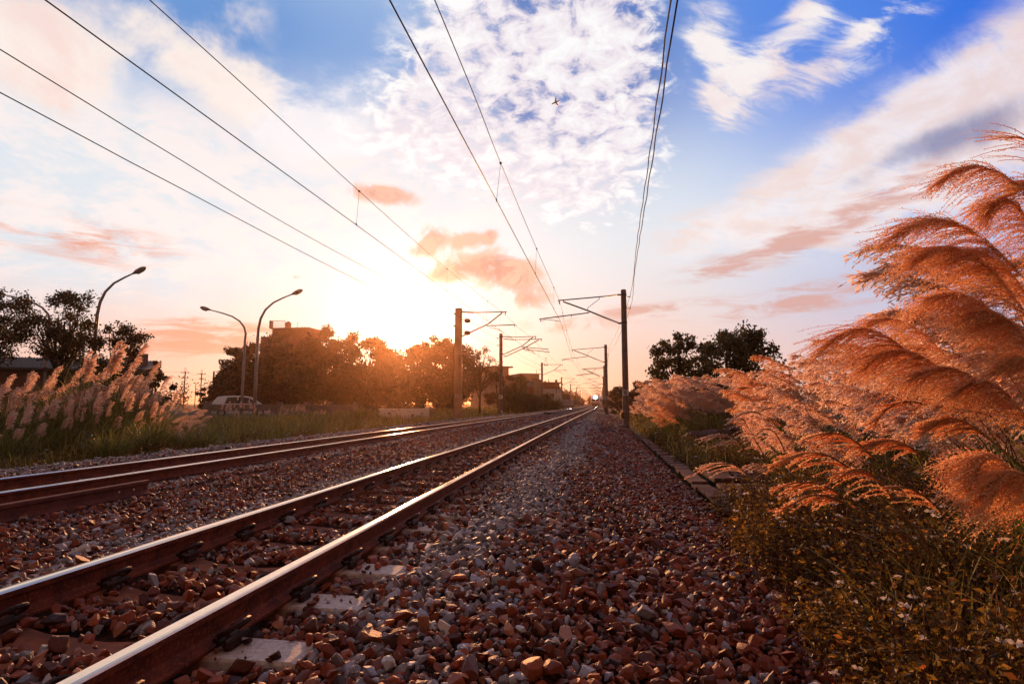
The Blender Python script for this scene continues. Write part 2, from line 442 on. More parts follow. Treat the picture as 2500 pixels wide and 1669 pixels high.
rail(XR2, Z2, YR, 'steel_rail', 'right-hand running rail of the far track, beside the loose spare rail', 'rail', rm, 'running rails')
rail(XL2, Z2, YR, 'steel_rail', 'left-hand running rail of the far track, nearest the grass verge', 'rail', rm, 'running rails')
# spare rail lying beside the far track, its end facing away down the line
sp = thing('spare_rail', 'dull rusty spare rail lying loose on the ballast, cut end showing', 'rail', (0, 0, 0))
r_ = rail(-5.2, -.005, [-4, 0, 3, 6.08], 'rail_body', None, None, [M['rail_old']], straight=True); r_.parent = sp
b = MB()
for yy in (5.68, 5.88): MB().tube([(-5.2 + .0078, yy, -.085), (-5.2 + .0102, yy, -.085)], .012, 10).obj('bolt_hole', M['plate'], sp)

# ---- sleepers with their clips
def sleeper_mesh():
    mb = MB(); xsn = [-1.02, -1.0, -.86, -.62, -.5, -.32, 0, .32, .5, .62, .86, 1.0, 1.02]
    top = [-.01, 0, .0, 0, 0, -.032, -.05, -.032, 0, 0, 0, 0, -.01]
    wt = [.085, .095, .1, .105, .1, .085, .08, .085, .1, .105, .1, .095, .085]
    V = []
    for x, t_, w in zip(xsn, top, wt):
        V += [(x, -w - .035, -.17), (x, -w - .008, t_ - .012), (x, -w, t_), (x, w, t_), (x, w + .008, t_ - .012), (x, w + .035, -.17)]
    n = 6; k = len(xsn)
    Q = [[i * n + j, (i + 1) * n + j, (i + 1) * n + (j + 1) % n, i * n + (j + 1) % n] for i in range(k - 1) for j in range(n)]
    mb.add(V, np.array(Q))
    mb.f.append(np.array([[5, 4, 3, 2, 1, 0]])); mb.f.append(np.array([[(k - 1) * n + j for j in range(n)]])); mb.m += [np.array([0])] * 2
    return mb.mesh('sleeper_body', M['sleeper'])
def clip_mesh(sg):
    mb = MB(); th = np.linspace(-.3, 4.9, 20)
    # cast shoulder, then a bent spring bar that loops over and bears on the rail foot
    mb.box((sg * .112, 0, .022), (.03, .07, .05), bev=.006, taper=.8)
    pts = [(sg * .075, -.05, .036), (sg * .07, -.028, .042)]
    for a in np.linspace(-PI * .5, PI * .75, 12):
        pts.append((sg * (.108 + .034 * math.cos(a) * .9), .02 + .0 + .052 * math.sin(a), .048 + .026 * math.cos(a * .8)))
    pts += [(sg * .078, .035, .05), (sg * .074, .06, .036)]
    mb.tube(pts, .0095, 7)
    mb.tube([(sg * .12, -.055, .03), (sg * .12, .06, .03)], .011, 7)
    mb.box((sg * .082, 0, .024), (.024, .075, .014), m=1)
    return mb.mesh('rail_clip', [M['clip'], M['pad']], smooth=False)
SM, CM = sleeper_mesh(), (clip_mesh(-1), clip_mesh(1))
def sleeper(x, y, z, rails, label, group):
    s = thing('sleeper', label, 'sleeper', (x, y, z), group)
    o = bpy.data.objects.new('sleeper_body', SM); COL.objects.link(o); o.parent = s
    for rx in rails:
        for q in (0, 1):
            c = bpy.data.objects.new('rail_clip', CM[q]); COL.objects.link(c); c.parent = s; c.location = (rx - x, 0, 0); c.scale = (1.1, 1.35, 1.35)
SLY = []
y = 1.75; i = 0
while y < 24 and i < 38:
    dx = float(curve(y)); SLY.append(y)
    sleeper(-2.24 + dx, y, -.155, (XR + dx, XL + dx), 'concrete sleeper of the near track, %s counted from the bottom of the photo' % ORD[i], 'sleepers under the near track')
    y += .6; i += 1
SLY = np.array(SLY)

# ---- ballast stones
def rock(sub, seed):
    rg = np.random.default_rng(seed)
    import bmesh
    bm = bmesh.new(); bmesh.ops.create_icosphere(bm, subdivisions=sub, radius=1)
    V = np.array([v.co[:] for v in bm.verts]); F = np.array([[v.index for v in f.verts] for f in bm.faces]); bm.free()
    for _ in range(15 if sub > 1 else 6):
        n = rg.normal(size=3); n /= np.linalg.norm(n); d = rg.uniform(.38, .8)
        q = V @ n; V = V - np.where(q > d, q - d, 0)[:, None] * n
    V *= 1 + rg.normal(0, .02, size=(len(V), 1))
    V *= np.array([rg.uniform(.85, 1.3), rg.uniform(.65, 1.0), rg.uniform(.45, .8)])
    return V, F
ROCK_HI = [rock(3, 100 + k) for k in range(14)]
ROCK_MD = [rock(2, 200 + k) for k in range(12)]
ROCK_LO = [rock(1, 300 + k) for k in range(8)]
def rand_rot(n, tilt):
    q = np.stack([np.cos(a := RNG.uniform(0, PI, n)), RNG.normal(0, tilt, n), RNG.normal(0, tilt, n), np.sin(a)], 1)
    q /= np.linalg.norm(q, axis=1, keepdims=True)
    w, x, y, z = q.T
    return np.stack([1 - 2 * (y * y + z * z), 2 * (x * y - z * w), 2 * (x * z + y * w), 2 * (x * y + z * w), 1 - 2 * (x * x + z * z), 2 * (y * z - x * w), 2 * (x * z - y * w), 2 * (y * z + x * w), 1 - 2 * (x * x + y * y)], 1).reshape(n, 3, 3)
def scatter_rocks(mb, P, size, lib, gray, tilt=.35):
    which = RNG.integers(0, len(lib), len(P)); R = rand_rot(len(P), tilt); rnd = RNG.random(len(P))
    for k, (V, F) in enumerate(lib):
        s = np.where(which == k)[0]
        if not len(s): continue
        W = np.einsum('nij,vj->nvi', R[s], V) * size[s][:, None, None] + P[s][:, None]
        FF = (np.arange(len(s)) * len(V))[:, None, None] + F[None]
        mb.add(W.reshape(-1, 3), FF.reshape(-1, 3), 0, np.repeat(rnd[s], len(V)), np.repeat(gray[s], len(V)))
def band(x, c, w): return np.exp(-((x - c) / w) ** 2)
def grayness(X, Y):
    x = X - curve(Y)
    wob = .12 * np.sin(Y * 1.3) + .1 * np.sin(Y * .47 + 2)
    g = 1.15 * band(x, -.80 + wob, .31) + .8 * band(x, -3.5 + wob, .36) + .55 * band(x, -5.75, .25) + .9 * band(x, -8.9, .7) + .15
    g = g * np.clip(.16 + (Y - 1.8) / 4.2, .16, 1.0) + .05 + .10 * band(x, -.7, .8)
    return g
def ballast_zone(mb, y0, y1, a, smin, smax, lib, layers=1, x0=-9.6, x1=1.36, lift=0):
    nx = int((x1 - x0) / a); ny = int((y1 - y0) / a)
    for L in range(layers):
        gx, gy = np.meshgrid(np.arange(nx), np.arange(ny))
        X = x0 + (gx.ravel() + RNG.random(nx * ny)) * a; Y = y0 + (gy.ravel() + RNG.random(nx * ny)) * a
        x = X.copy(); X = X + curve(Y)
        size = RNG.uniform(smin, smax, len(X)) * np.where(RNG.random(len(X)) < .12, 1.5, 1) * np.where(RNG.random(len(X)) < .2, .7, 1)
        Z = zsurf(X, Y) + RNG.uniform(-.35, .55, len(X)) * size + L * .3 * size
        Z += .012 * np.sin(x * 4 + Y * 2.1) * np.sin(Y * 1.7 + x)
        P = np.stack([X, Y, Z], 1)
        px, py, c = project(P)
        keep = (c > .3) & (px > -350) & (px < 2900) & (py < 1669 + 500)
        for rx, fw in ((XR, .075), (XL, .075), (XR2, .075), (XL2, .075)): keep &= np.abs(x - rx) > fw + size * .75
        # sleepers stay mostly clear of stone, the cribs are filled a little lower
        ds = np.abs(Y[:, None] - SLY[None, :]).min(1) if len(SLY) else np.full(len(Y), 9)
        on_sl = (ds < .125) & (np.abs(x + 2.24) < 1.03) & (Y < 24)
        stray = RNG.random(len(X)) < np.clip(.10 + (Y - 4.0) * .3, .10, .93)
        keep &= ~(on_sl & ~stray)
        crib = (np.abs(x + 2.24) < 1.08)
        P[:, 2] = np.where(crib & ~on_sl, P[:, 2] - .0 , P[:, 2])
        P[:, 2] = np.where(on_sl, -.155 + size * .5, P[:, 2])
        P[:, 2] = np.where(np.abs(x + 5.2) < .09, P[:, 2] - .04, P[:, 2])
        nr = np.minimum(np.abs(x - XR2), np.abs(x - XR))
        gray = (RNG.random(len(X)) < grayness(X, Y)).astype(float) * RNG.uniform(.65, 1, len(X))
        s = np.where(keep)[0]
        scatter_rocks(mb, P[s], size[s], lib, gray[s])
st = MB()
ballast_zone(st, 1.5, 5.0, .050, .019, .046, ROCK_HI, 2, x0=-7.5)
ballast_zone(st, 1.5, 4.0, .045, .008, .02, ROCK_MD, 1, x0=-7.5)
ballast_zone(st, 5.0, 10, .050, .022, .040, ROCK_MD, 1)
ballast_zone(st, 5.0, 10, .09, .026, .044, ROCK_MD, 1)
ballast_zone(st, 10, 22, .065, .03, .046, ROCK_LO, 1)
ballast_zone(st, 22, 55, .12, .045, .07, ROCK_LO, 1)
tag(st.obj('ballast', M['ballast']), 'loose rust-brown and grey track ballast', 'ballast', kind='stuff')

# ---- cable trough covers along the right toe of the ballast
yy = 7.4; i = 0
for k in range(30):
    L = random.uniform(.46, .52)
    if k in (11, 15): yy += .22
    w = .25
    tl = random.uniform(-.025, .025)
    b = MB(); b.box((0, 0, 0), (w, L - .015, .05), bev=.006, rz=random.uniform(-.04, .04))
    o = b.obj('trough_cover', M['slab'], loc=(1.55 + float(curve(yy)) + random.uniform(-.02, .02), yy, -.40 + random.uniform(-.012, .02)))
    o.rotation_euler = (tl * 1.6, tl, 0)
    tag(o, 'flat concrete trough cover right of the ballast, %s counted from the nearest' % ORD[k], 'cover slab', 'trough covers along the ballast edge')
    yy += L + (.06 if k % 5 == 3 else 0)
b = MB(); b.box((0, 0, 0), (1.15, .95, .08), bev=.012)
tag(b.obj('concrete_slab', M['slab'], loc=(2.42, 10.6, -.37)), 'wide concrete slab beside the trough covers, farther of two', 'slab', 'wide slabs right of the ballast').rotation_euler = (.02, -.03, .05)
b = MB(); b.box((0, 0, 0), (1.3, 1.5, .08), bev=.012)
tag(b.obj('concrete_slab', M['slab'], loc=(2.4, 8.7, -.40)), 'wide concrete slab beside the trough covers, nearer of two and half under weeds', 'slab', 'wide slabs right of the ballast').rotation_euler = (.03, -.02, -.03)
# ================================================================== line-side structures
def atX(px, py, X):
    v = ray(px, py); return CAM + v * (X / v[0])
def ins_string(p0, p1, n=11, r0=.035, r1=.085):
    """ribbed insulator between two points"""
    p0, p1 = np.array(p0, float), np.array(p1, float); pts = []; rad = []
    for i in range(n):
        t = i / n
        for q, r in ((0, r0), (.35, r0), (.45, r1), (.6, r1 * .9), (.7, r0)):
            pts.append(p0 + (p1 - p0) * (t + q / n)); rad.append(r)
    return MB().tube(pts, rad, 10)
def cantilever(root, d, o=(0, 0), reg=None, k=1.0, dy=0.0):
    """swinging bracket on side d (-1 towards -x, +1 towards +x); measures in metres from the pole's axis"""
    def P(x, z, y=0.0): return (d * x * k, y + dy, z + o[1])
    T, D = reg or ((3.92, 7.09), (5.05, 5.98))
    tx = T[0]
    b = MB(); b.tube([P(1.05, 7.27), P(tx, T[1])], .036, 8)
    b.tube([P(tx - .34, T[1] - .02), P(tx - .34, T[1] - .08)], .03, 6)
    b.box(P(tx - .1, T[1] - .12), (.06, .05, .2))
    b.obj('top_tube', M['steel'], root)
    b = MB(); b.tube([P(tx - .34, T[1] - .08), P(2.1, 6.42), P(1.0, 5.93)], .045, 8); b.obj('bracket_tube', M['steel'], root)
    ins_string(P(.36, 7.33), P(1.08, 7.27)).obj('insulator', M['insulator'], root)
    ins_string(P(.36, 5.66), P(1.02, 5.94)).obj('insulator', M['insulator'], root)
    b = MB(); b.box(P(.22, 7.34), (.3, .06, .09)); b.box(P(.22, 5.63), (.3, .06, .1)); b.obj('pole_clamp', M['steel'], root)
    if d < 0:
        b = MB(); b.tube([P(1.42, 7.22), P(1.42, 7.12), P(2.12, 6.6), P(2.14, 6.48)], .017, 6); b.obj('strut', M['steel'], root)
    R0 = (2.05, 6.30)
    b = MB(); b.tube([P(R0[0] - .02, R0[1] + .1), P(R0[0], R0[1]), P(D[0], D[1])], .034, 8)
    b.tube([P(D[0] - .06, D[1]), P(D[0] - .06, D[1] - .16)], .02, 6)
    b.tube([P(3.1 if d < 0 else 2.6, 6.2), P(3.1 if d < 0 else 2.6, 6.06)], .018, 6)
    b.obj('registration_tube', M['steel'], root)
    if d < 0: sp = [P(D[0] - .06, D[1] - .13), P(D[0] - .4, D[1] - .03), P(D[0] - .9, D[1] - .1), P(3.76, 5.79)]
    else: sp = [P(2.2, 6.14), P(2.5, 6.14), P(2.9, 6.0), P(3.25, 5.79)]
    MB().tube(sp, .018, 6).obj('steady_arm', M['steel'], root)
def digits(root, x, y, z, s, strokes):
    b = MB()
    for (x0, z0, x1, z1) in strokes:
        cx, cz = (x0 + x1) / 2 * s, (z0 + z1) / 2 * s
        b.box((x + cx, y, z + cz), (max(abs(x1 - x0) * s, .03), .004, max(abs(z1 - z0) * s, .035)))
    return b.obj('number', M['plate_ink'], root)
def round_pole(label, loc, d, two=False, plate=True, group='catenary poles', detail=True, extra=None, reg=None, base=-.75):
    root = thing('catenary_pole', label, 'catenary pole', loc, group)
    zt = 7.64
    n = 24 if detail else 12
    MB().tube([(0, 0, base), (0, 0, .5), (0, 0, 3), (0, 0, zt - .06), (0, 0, zt)], [.2, .19, .178, .157, .14], n).obj('shaft', M['pole'], root, smooth=False)
    if plate:
        th = np.linspace(-PI * .92, -PI * .08, 14) if d < 0 else np.linspace(-PI * .92, -PI * .08, 14)
        V = [(.1925 * math.cos(a), .1925 * math.sin(a), z) for z in (1.35, 1.70) for a in th]
        Fq = np.array([[i, i + 1, 14 + i + 1, 14 + i] for i in range(13)])
        o = MB().add(np.array(V), Fq).obj('number_plate', M['plate'], root)
        if detail: digits(o, -.02, -.197, 1.52, .1, [(-.9, 1, -.3, 1), (-.3, -.2, -.3, 1), (-.9, 0, -.9, 1), (-.9, 0, -.3, 0), (-.3, -1, -.3, 0), (.3, -1, .3, 1), (.9, -1, .9, 1), (.3, 1, .9, 1), (.3, -1, .9, -1)])
    b = MB(); b.tube([(0, 0, 7.25), (0, 0, 7.4)], .178, n); b.tube([(0, 0, 5.58), (0, 0, 5.7)], .182, n); b.tube([(0, 0, 6.5), (0, 0, 6.56)], .18, n)
    b.obj('clamp_band', M['steel'], root)
    if detail:
        b = MB(); b.tube([(0, 0, .28), (0, 0, .31)], .2, n); b.box((-.2, -.08, .2), (.2, .2, .32)); b.obj('junction_box', M['steel'], root)
        MB().tube([(.02, -.185, 0), (.02, -.178, 2), (.02, -.165, 5.4)], .012, 5).obj('earth_cable', M['cable'], root)
    cantilever(root, d, reg=reg)
    if two: cantilever(root, d, o=(0, -.12), reg=((3.7, 7.2), (4.6, 6.2)) if d < 0 else ((3.9, 7.28), (4.6, 6.0)), dy=1.1)
    # stand-off insulators for the feeders on the back of the pole
    for z in (7.2, 6.5):
        ins_string((-d * .2, 0, z), (-d * .2, 0, z - .001) if False else (-d * .42, 0, z), 4, .025, .05).obj('insulator', M['insulator'], root)
    return root
pR1 = on(1522, 707, 7.64)
PX1 = float(pR1[0]); PY1 = float(pR1[1])
round_pole('round concrete catenary pole right of the tracks, nearest and tallest, with white number band', (PX1, PY1, 0), -1)
RP = [(float(p[0]), float(p[1])) for p in (on(1478.5, 841, 7.64), on(1475, 892, 7.64), on(1473, 919, 7.64))]
yy = RP[-1][1]
for k in range(5):
    yy += 45; RP.append((1.25 + .001 * yy, yy))
tmpl = None
index_kids()
for k, (x, y) in enumerate(RP):
    lab = 'dark round catenary pole right of the tracks, %s beyond the big banded pole' % ORD[k]
    if k == 0: round_pole(lab, (x, y, 0), -1, two=False)
    elif k == 1:
        tmpl = round_pole(lab, (x, y, 0), -1, two=True, plate=False, detail=False); index_kids()
    elif k == 2:
        round_pole(lab, (x, y, 0), -1, plate=False, detail=False)
    else: clone(tmpl, (x, y, 0), label=lab)
# the square pole on the left
pL1 = on(1120, 752.5, 7.6); LX, LY = float(pL1[0]), float(pL1[1])
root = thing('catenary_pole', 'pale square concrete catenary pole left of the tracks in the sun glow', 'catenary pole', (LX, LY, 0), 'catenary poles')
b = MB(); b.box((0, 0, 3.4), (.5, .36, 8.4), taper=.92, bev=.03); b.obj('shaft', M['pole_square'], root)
o = MB(); o.box((-.03, -.196, 1.42), (.22, .01, .2)); o = o.obj('number_plate', M['plate'], root)
digits(o, -.03, -.204, 1.42, .045, [(-1.4, -1.4, -1.4, 1.4), (-.3, 1.4, .5, 1.4), (.5, 0, .5, 1.4), (-.3, 0, .5, 0), (-.3, -1.4, -.3, 0), (-.3, -1.4, .5, -1.4), (1.4, -1.4, 1.4, 1.4), (1.1, 0, 1.4, 0)])
b = MB(); b.box((.29, -.1, 1.5), (.06, .1, 5)); b.obj('cable_duct', M['pole_square'], root)
cantilever(root, 1, reg=((3.45, 7.27), (4.05, 6.35)))
for z in (6.72, 5.85):
    b = MB(); b.tube([(.25, 0, z + .03), (.45, 0, z)], .02, 6); b.obj('insulator_bracket', M['steel'], root)
    MB().tube([(.42, 0, z), (.46, 0, z), (.5, 0, z - .01), (.66, 0, z - .02), (.8, 0, z - .03), (.86, 0, z - .035)], [.03, .1, .15, .165, .12, .03], 12).obj('insulator', M['insulator'], root)
for z in (7.22, 6.35):
    b = MB(); b.box((-.3, 0, z), (.14, .08, .1)); b.obj('pole_clamp', M['steel'], root)
LP = [(float(p[0]), float(p[1])) for p in (on(1223, 814, 7.64), on(1323, 884.5, 7.64), on(1371, 920, 7.64), on(1393, 936.4, 7.64), on(1408, 945, 7.64))]
yy = LP[-1][1]
for k in range(7):
    yy += 45; LP.append((-9.3 + .002 * (yy - 200), yy))
tmpl = None
for k, (x, y) in enumerate(LP):
    lab = 'dark round catenary pole left of the tracks, %s beyond the pale square pole' % ORD[k]
    if k == 0: round_pole(lab, (x, y, 0), 1, two=True, plate=True, detail=True, reg=((3.45, 7.3), (4.6, 6.05)))
    elif k == 1:
        tmpl = round_pole(lab, (x, y, 0), 1, plate=False, detail=False, reg=((3.45, 7.27), (4.05, 6.35))); index_kids()
    else: clone(tmpl, (x, y, 0), label=lab)
# rock at the foot of the big pole
def boulder(name, label, cat, loc, dims, seed, m='rock', rz=0):
    V, F = rock(4, seed); V = V * np.array(dims)
    V = V * (1 + .06 * np.sin(V[:, :1] * 9 / max(dims)) * np.cos(V[:, 1:2] * 7 / max(dims)))
    return tag(MB().add(_rot(V, rz) + np.array([0, 0, dims[2] * .2]), F).obj(name, M[m], loc=loc), label, cat)
boulder('rock', 'low dark rock at the foot of the big banded pole', 'rock', (PX1 - .35, PY1 - 3.0, -.42), (.55, .5, .22), 5)

# ---- overhead lines
def smooth_line(pts, n=6):
    pts = np.array(pts, float); out = []
    for i in range(len(pts) - 1):
        p0 = pts[max(i - 1, 0)]; p1 = pts[i]; p2 = pts[i + 1]; p3 = pts[min(i + 2, len(pts) - 1)]
        for t in np.linspace(0, 1, n, endpoint=False):
            out.append(.5 * ((2 * p1) + (-p0 + p2) * t + (2 * p0 - 5 * p1 + 4 * p2 - p3) * t * t + (-p0 + 3 * p1 - 3 * p2 + p3) * t ** 3))
    out.append(pts[-1]); return np.array(out)
def overhead(label, contact, mess, dropY, r=.011):
    root = thing('overhead_line', label, 'overhead wire', (0, 0, 0), 'overhead contact lines')
    c = np.array(contact, float); m = smooth_line(mess, 8)
    MB().tube(c, r, 6).obj('contact_wire', M['wire'], root); MB().tube(m, r * .8, 6).obj('messenger_wire', M['wire'], root)
    for Y in dropY:
        a = [np.interp(Y, c[:, 1], c[:, k]) for k in range(3)]; q = [np.interp(Y, m[:, 1], m[:, k]) for k in range(3)]
        b = MB(); b.tube([a, q], .0045, 5); near = Y < 60
        b.tube([np.array(q) + (0, -.04, 0), np.array(q) + (0, 0, 0), np.array(q) + (0, .04, 0)], [.02, .036, .02] if near else [.015, .03, .015], 6)
        b.tube([np.array(a) + (0, 0, -.02), np.array(a) + (0, 0, .05)], .016, 6)
        b.obj('dropper', M['wire'], root)
def lerp_ext(p, q, Y):
    p, q = np.array(p), np.array(q); t = (Y - p[1]) / (q[1] - p[1]); return p + (q - p) * t
c1 = on(1250, 561, 5.79); c2 = np.array([PX1 - 3.76, PY1, 5.79])
con = [lerp_ext(c1, c2, -14), on(951, 0, 5.79), c1, c2]
mes = [np.array([-2.6, -14, 7.0]), on(1061, 0, 6.82), on(1220, 393, 6.74), on(1309.6, 606, 6.76), np.array([PX1 - 3.8, PY1, 6.98])]
sup = [(x - 3.76, y) for x, y in RP]
for j, (x, y) in enumerate(sup):
    pv = mes[-1]
    con.append((x, y, 5.79)); L = y - pv[1]
    for t in (.25, .5, .75): mes.append((pv[0] + (x - pv[0]) * t, pv[1] + L * t, 6.98 - 1.1 * t * (1 - t)))
    mes.append((x, y, 6.98))
dY = [c1[1] * .0 + float(on(1213.6, 490, 5.79)[1]), float(on(1307, 668, 5.79)[1]), 29.5] + list(np.arange(38, 230, 7.5))
dY = [y for y in dY if y < sup[-1][1]]
overhead('contact wire and messenger hung over the near track', con, mes, dY)
c1 = on(870, 549, 5.79); c2 = np.array([LX + 3.25, LY, 5.79])
con = [lerp_ext(c1, c2, -14), on(110, 0, 5.79), c1, c2]
mes = [np.array([-6.7, -14, 7.0]), on(365, 0, 6.85), on(876, 466, 6.75), on(1099, 662.5, 6.78), np.array([LX + 3.35, LY, 7.05])]
for j, (x, y) in enumerate(LP):
    pv = mes[-1]; x = x + 3.25 + (.15 if j % 2 else -.1)
    con.append((x, y, 5.79)); L = y - pv[1]; sg = 1.1 * min(1, (L / 40) ** 2)
    for t in (.25, .5, .75): mes.append((pv[0] + (x - pv[0]) * t, pv[1] + L * t, 7.0 - sg * t * (1 - t)))
    mes.append((x, y, 7.0))
dY = [float(on(870, 549, 5.79)[1]), float(on(1095, 710, 5.79)[1]), 33, 37.5] + list(np.arange(44, 230, 7.5))
overhead('contact wire and messenger hung over the far track', con, mes, dY)
# section insulator hanging in the far line
b = MB(); q = np.array([-6.75, 74, 5.79])
b.box(q + (0, 0, .02), (.5, .14, .07)); b.tube([q + (-.2, 0, .05), q + (-.1, 0, .95)], .012, 5); b.tube([q + (.2, 0, .05), q + (.1, 0, .95)], .012, 5); b.tube([q + (-.12, 0, .95), q + (.12, 0, .95)], .04, 6)
tag(b.obj('section_insulator', M['wire']), 'small trapezoid section insulator hung in the far overhead line', 'insulator')
def feeder(name, label, pts, r, wob=0.0, group=None, m='wire'):
    P = smooth_line(pts, 10)
    if wob:
        s = P[:, 1] * 2.6; P = P + np.stack([np.sin(s) * wob, 0 * s, np.cos(s) * wob], 1)
    return tag(MB().tube(P, r, 6).obj(name, M[m]), label, 'wire', group)
A = (LX + .66, LY, 6.70); B = (LX + .66, LY, 5.83)
xf = LX + .6
f1 = [np.array(atX(0, 121, xf)) * [1, 1, 1], atX(407, 370, xf), atX(803, 605, xf), A]
f2 = [atX(0, 226, xf), atX(407, 442, xf), atX(868, 681, xf), B]
for f in (f1, f2): f.insert(0, lerp_ext(f[0], f[1], -10))
def beyond(p, z, side):
    out = []; pv = np.array(p, float)
    for j, (x, y) in enumerate(LP[:7]):
        nx_ = x + side; L = y - pv[1]
        out.append(((pv[0] + nx_) / 2, (pv[1] + y) / 2, (pv[2] + z) / 2 - .25 * min(1, L / 40))); out.append((nx_, y, z)); pv = np.array(out[-1])
    return out
feeder('feeder_wire', 'upper of the two thin feeder wires far left over the verge', f1 + beyond(A, 7.2, -.42), .011, group='left feeder wires')
feeder('feeder_wire', 'lower of the two thin feeder wires far left over the verge', f2 + beyond(B, 6.5, -.42), .011, group='left feeder wires')
Z2P = lambda x, y, z: on(1250 + x * .5357, y * .5357, z)
g1 = [Z2P(723, 0, 6.95), Z2P(690, 250, 6.93), Z2P(625, 720, 6.98), Z2P(570, 1100, 7.1), (PX1 + .36, PY1, 7.2)]
g2 = [Z2P(751, 0, 6.45), Z2P(700, 350, 6.38), Z2P(620, 850, 6.36), Z2P(560, 1230, 6.42), (PX1 + .36, PY1, 6.5)]
for g_, z in ((g1, 7.2), (g2, 6.5)):
    g_.insert(0, lerp_ext(g_[0], g_[1], -12)); pv = g_[-1]
    for j, (x, y) in enumerate(RP[:7]):
        g_.append(((pv[0] + x + .36) / 2, (pv[1] + y) / 2, z - .3)); g_.append((x + .36, y, z)); pv = g_[-1]
feeder('feeder_cable', 'left one of the twin twisted cables running to the big banded pole', g1, .014, .012, 'twisted feeder cables', 'cable')
feeder('feeder_cable', 'right one of the twin twisted cables running to the big banded pole', g2, .014, .012, 'twisted feeder cables', 'cable')

# ---- street lamps
def lamp(label, px, ptop_y, reach, d, style, Zt=8.3):
    v = on(px, ptop_y, Zt); x, y = float(v[0]), float(v[1])
    root = thing('street_lamp', label, 'street lamp', (x, y, -.3), 'street lamps along the road')
    # the arm lies across the line of sight, as along the kerb it stands on
    ax = np.array([math.cos(.45), math.sin(.45), 0]) * d; H = Zt + .3
    if style == 0: arc = [(0, 5.3), (.02, 6.0), (.12, 6.65), (.38, 7.25), (.85, 7.75), (1.45, 8.1), (2.0, 8.38)]
    else: arc = [(0, 5.0), (.0, 6.0), (-.03, 6.6), (.1, 7.1), (.42, 7.55), (.95, 7.9), (1.6, 8.12), (2.5, 8.35)]
    k = reach / 2.0 if style == 0 else reach / 2.5; zs = H / 8.6
    pts = [np.array([0, 0, 0.0]), np.array([0, 0, 2.5])] + [ax * a * k + np.array([0, 0, z * zs]) for a, z in arc]
    rad = list(np.linspace(.115, .04, len(pts)))
    MB().tube(pts, rad, 12).obj('post', M['lamp'], root, smooth=True)
    MB().tube([(0, 0, -.4), (0, 0, .35)], .15, 12).obj('base_sleeve', M['lamp'], root)
    e = pts[-1]; t = pts[-1] - pts[-2]; t /= np.linalg.norm(t)
    hd = MB().tube([e - t * .1, e, e + t * .15, e + t * .45, e + t * .62, e + t * .68], [.045, .07, .13, .15, .09, .02], 12).obj('lamp_head', M['lamp'], root, smooth=True)
    MB().tube([e + t * .18 - (0, 0, .1), e + t * .5 - (0, 0, .1)], [.09, .07], 10).obj('lens', M['lamp_glass'], hd)
lamp('tall street lamp curving right, standing behind the heart-leaved tree', 246, 652, 1.6, 1, 0)
lamp('street lamp curving right, standing behind the parked car', 635, 705, 2.0, 1, 0)
lamp('street lamp bending left, just left of the tall lamp behind the parked car', 602, 752, 2.6, -1, 1)
lamp('street lamp with its arm half hidden in the left-hand trees', 128, 714, 2.9, -1, 1)

# ---- utility poles on the left horizon
def utility(label, px, ptop, Z, arms, r=.13, pins=True):
    v = on(px, ptop, Z); x, y = float(v[0]), float(v[1])
    root = thing('utility_pole', label, 'utility pole', (x, y, 0), 'distant utility poles')
    MB().tube([(0, 0, -.4), (0, 0, Z - (1.0 if arms else 0))], [r * 1.25, r], 10).obj('shaft', M['pole'], root)
    if arms and pins:
        b = MB(); b.tube([(-.16, 0, Z - 1.3), (-.16, 0, Z)], .05, 6); b.tube([(.2, 0, Z - 1.3), (.2, 0, Z)], .05, 6); b.obj('top_pin', M['steel'], root)
    for (z, w) in arms:
        b = MB(); b.box((0, 0, Z - z), (w, .1, .1)); b.obj('crossarm', M['steel'], root)
        for q in (-.45, -.2, .35, .48):
            MB().tube([(q * w, 0, Z - z + .05), (q * w, 0, Z - z + .12), (q * w, 0, Z - z + .3)], [.05, .12, .08], 8).obj('insulator', M['insulator'], root)
    return root, (x, y)
u1 = utility('utility pole with two crossarms, leftmost on the horizon', 453, 897, 10, [(1.3, 2.2), (2.6, 1.8)])[1]
u2 = utility('utility pole with crossarms, beside the short one, nearest the car', 493, 902, 10, [(1.2, 2.4), (2.5, 1.3)])[1]
u3 = utility('short thin utility pole between the two big crossarm poles', 479, 927, 7, [(.9, 1.4)], .09, False)[1]
utility('thick plain pole rising behind the parked car', 522.5, 906, 8.6, [], .2)
utility('thinner plain pole just left of the big tree mass', 534, 917, 8.2, [], .1)
for k, (z, lab) in enumerate(((8.75, 'upper'), (7.45, 'lower'))):
    p, q = np.array([u1[0], u1[1], z]), np.array([u2[0], u2[1], z]); dv = (q - p)
    pts = [p - dv * 4.0, p - dv * 2 + (0, 0, -.5), p, p + dv * .5 + (0, 0, -.35), q, q + dv * .8 + (0, 0, -.5), q + dv * 2.0]
    tag(MB().tube(smooth_line(pts, 5), .025, 5).obj('power_line', M['cable']), '%s power line strung between the distant crossarm poles' % lab, 'wire', 'distant power lines')

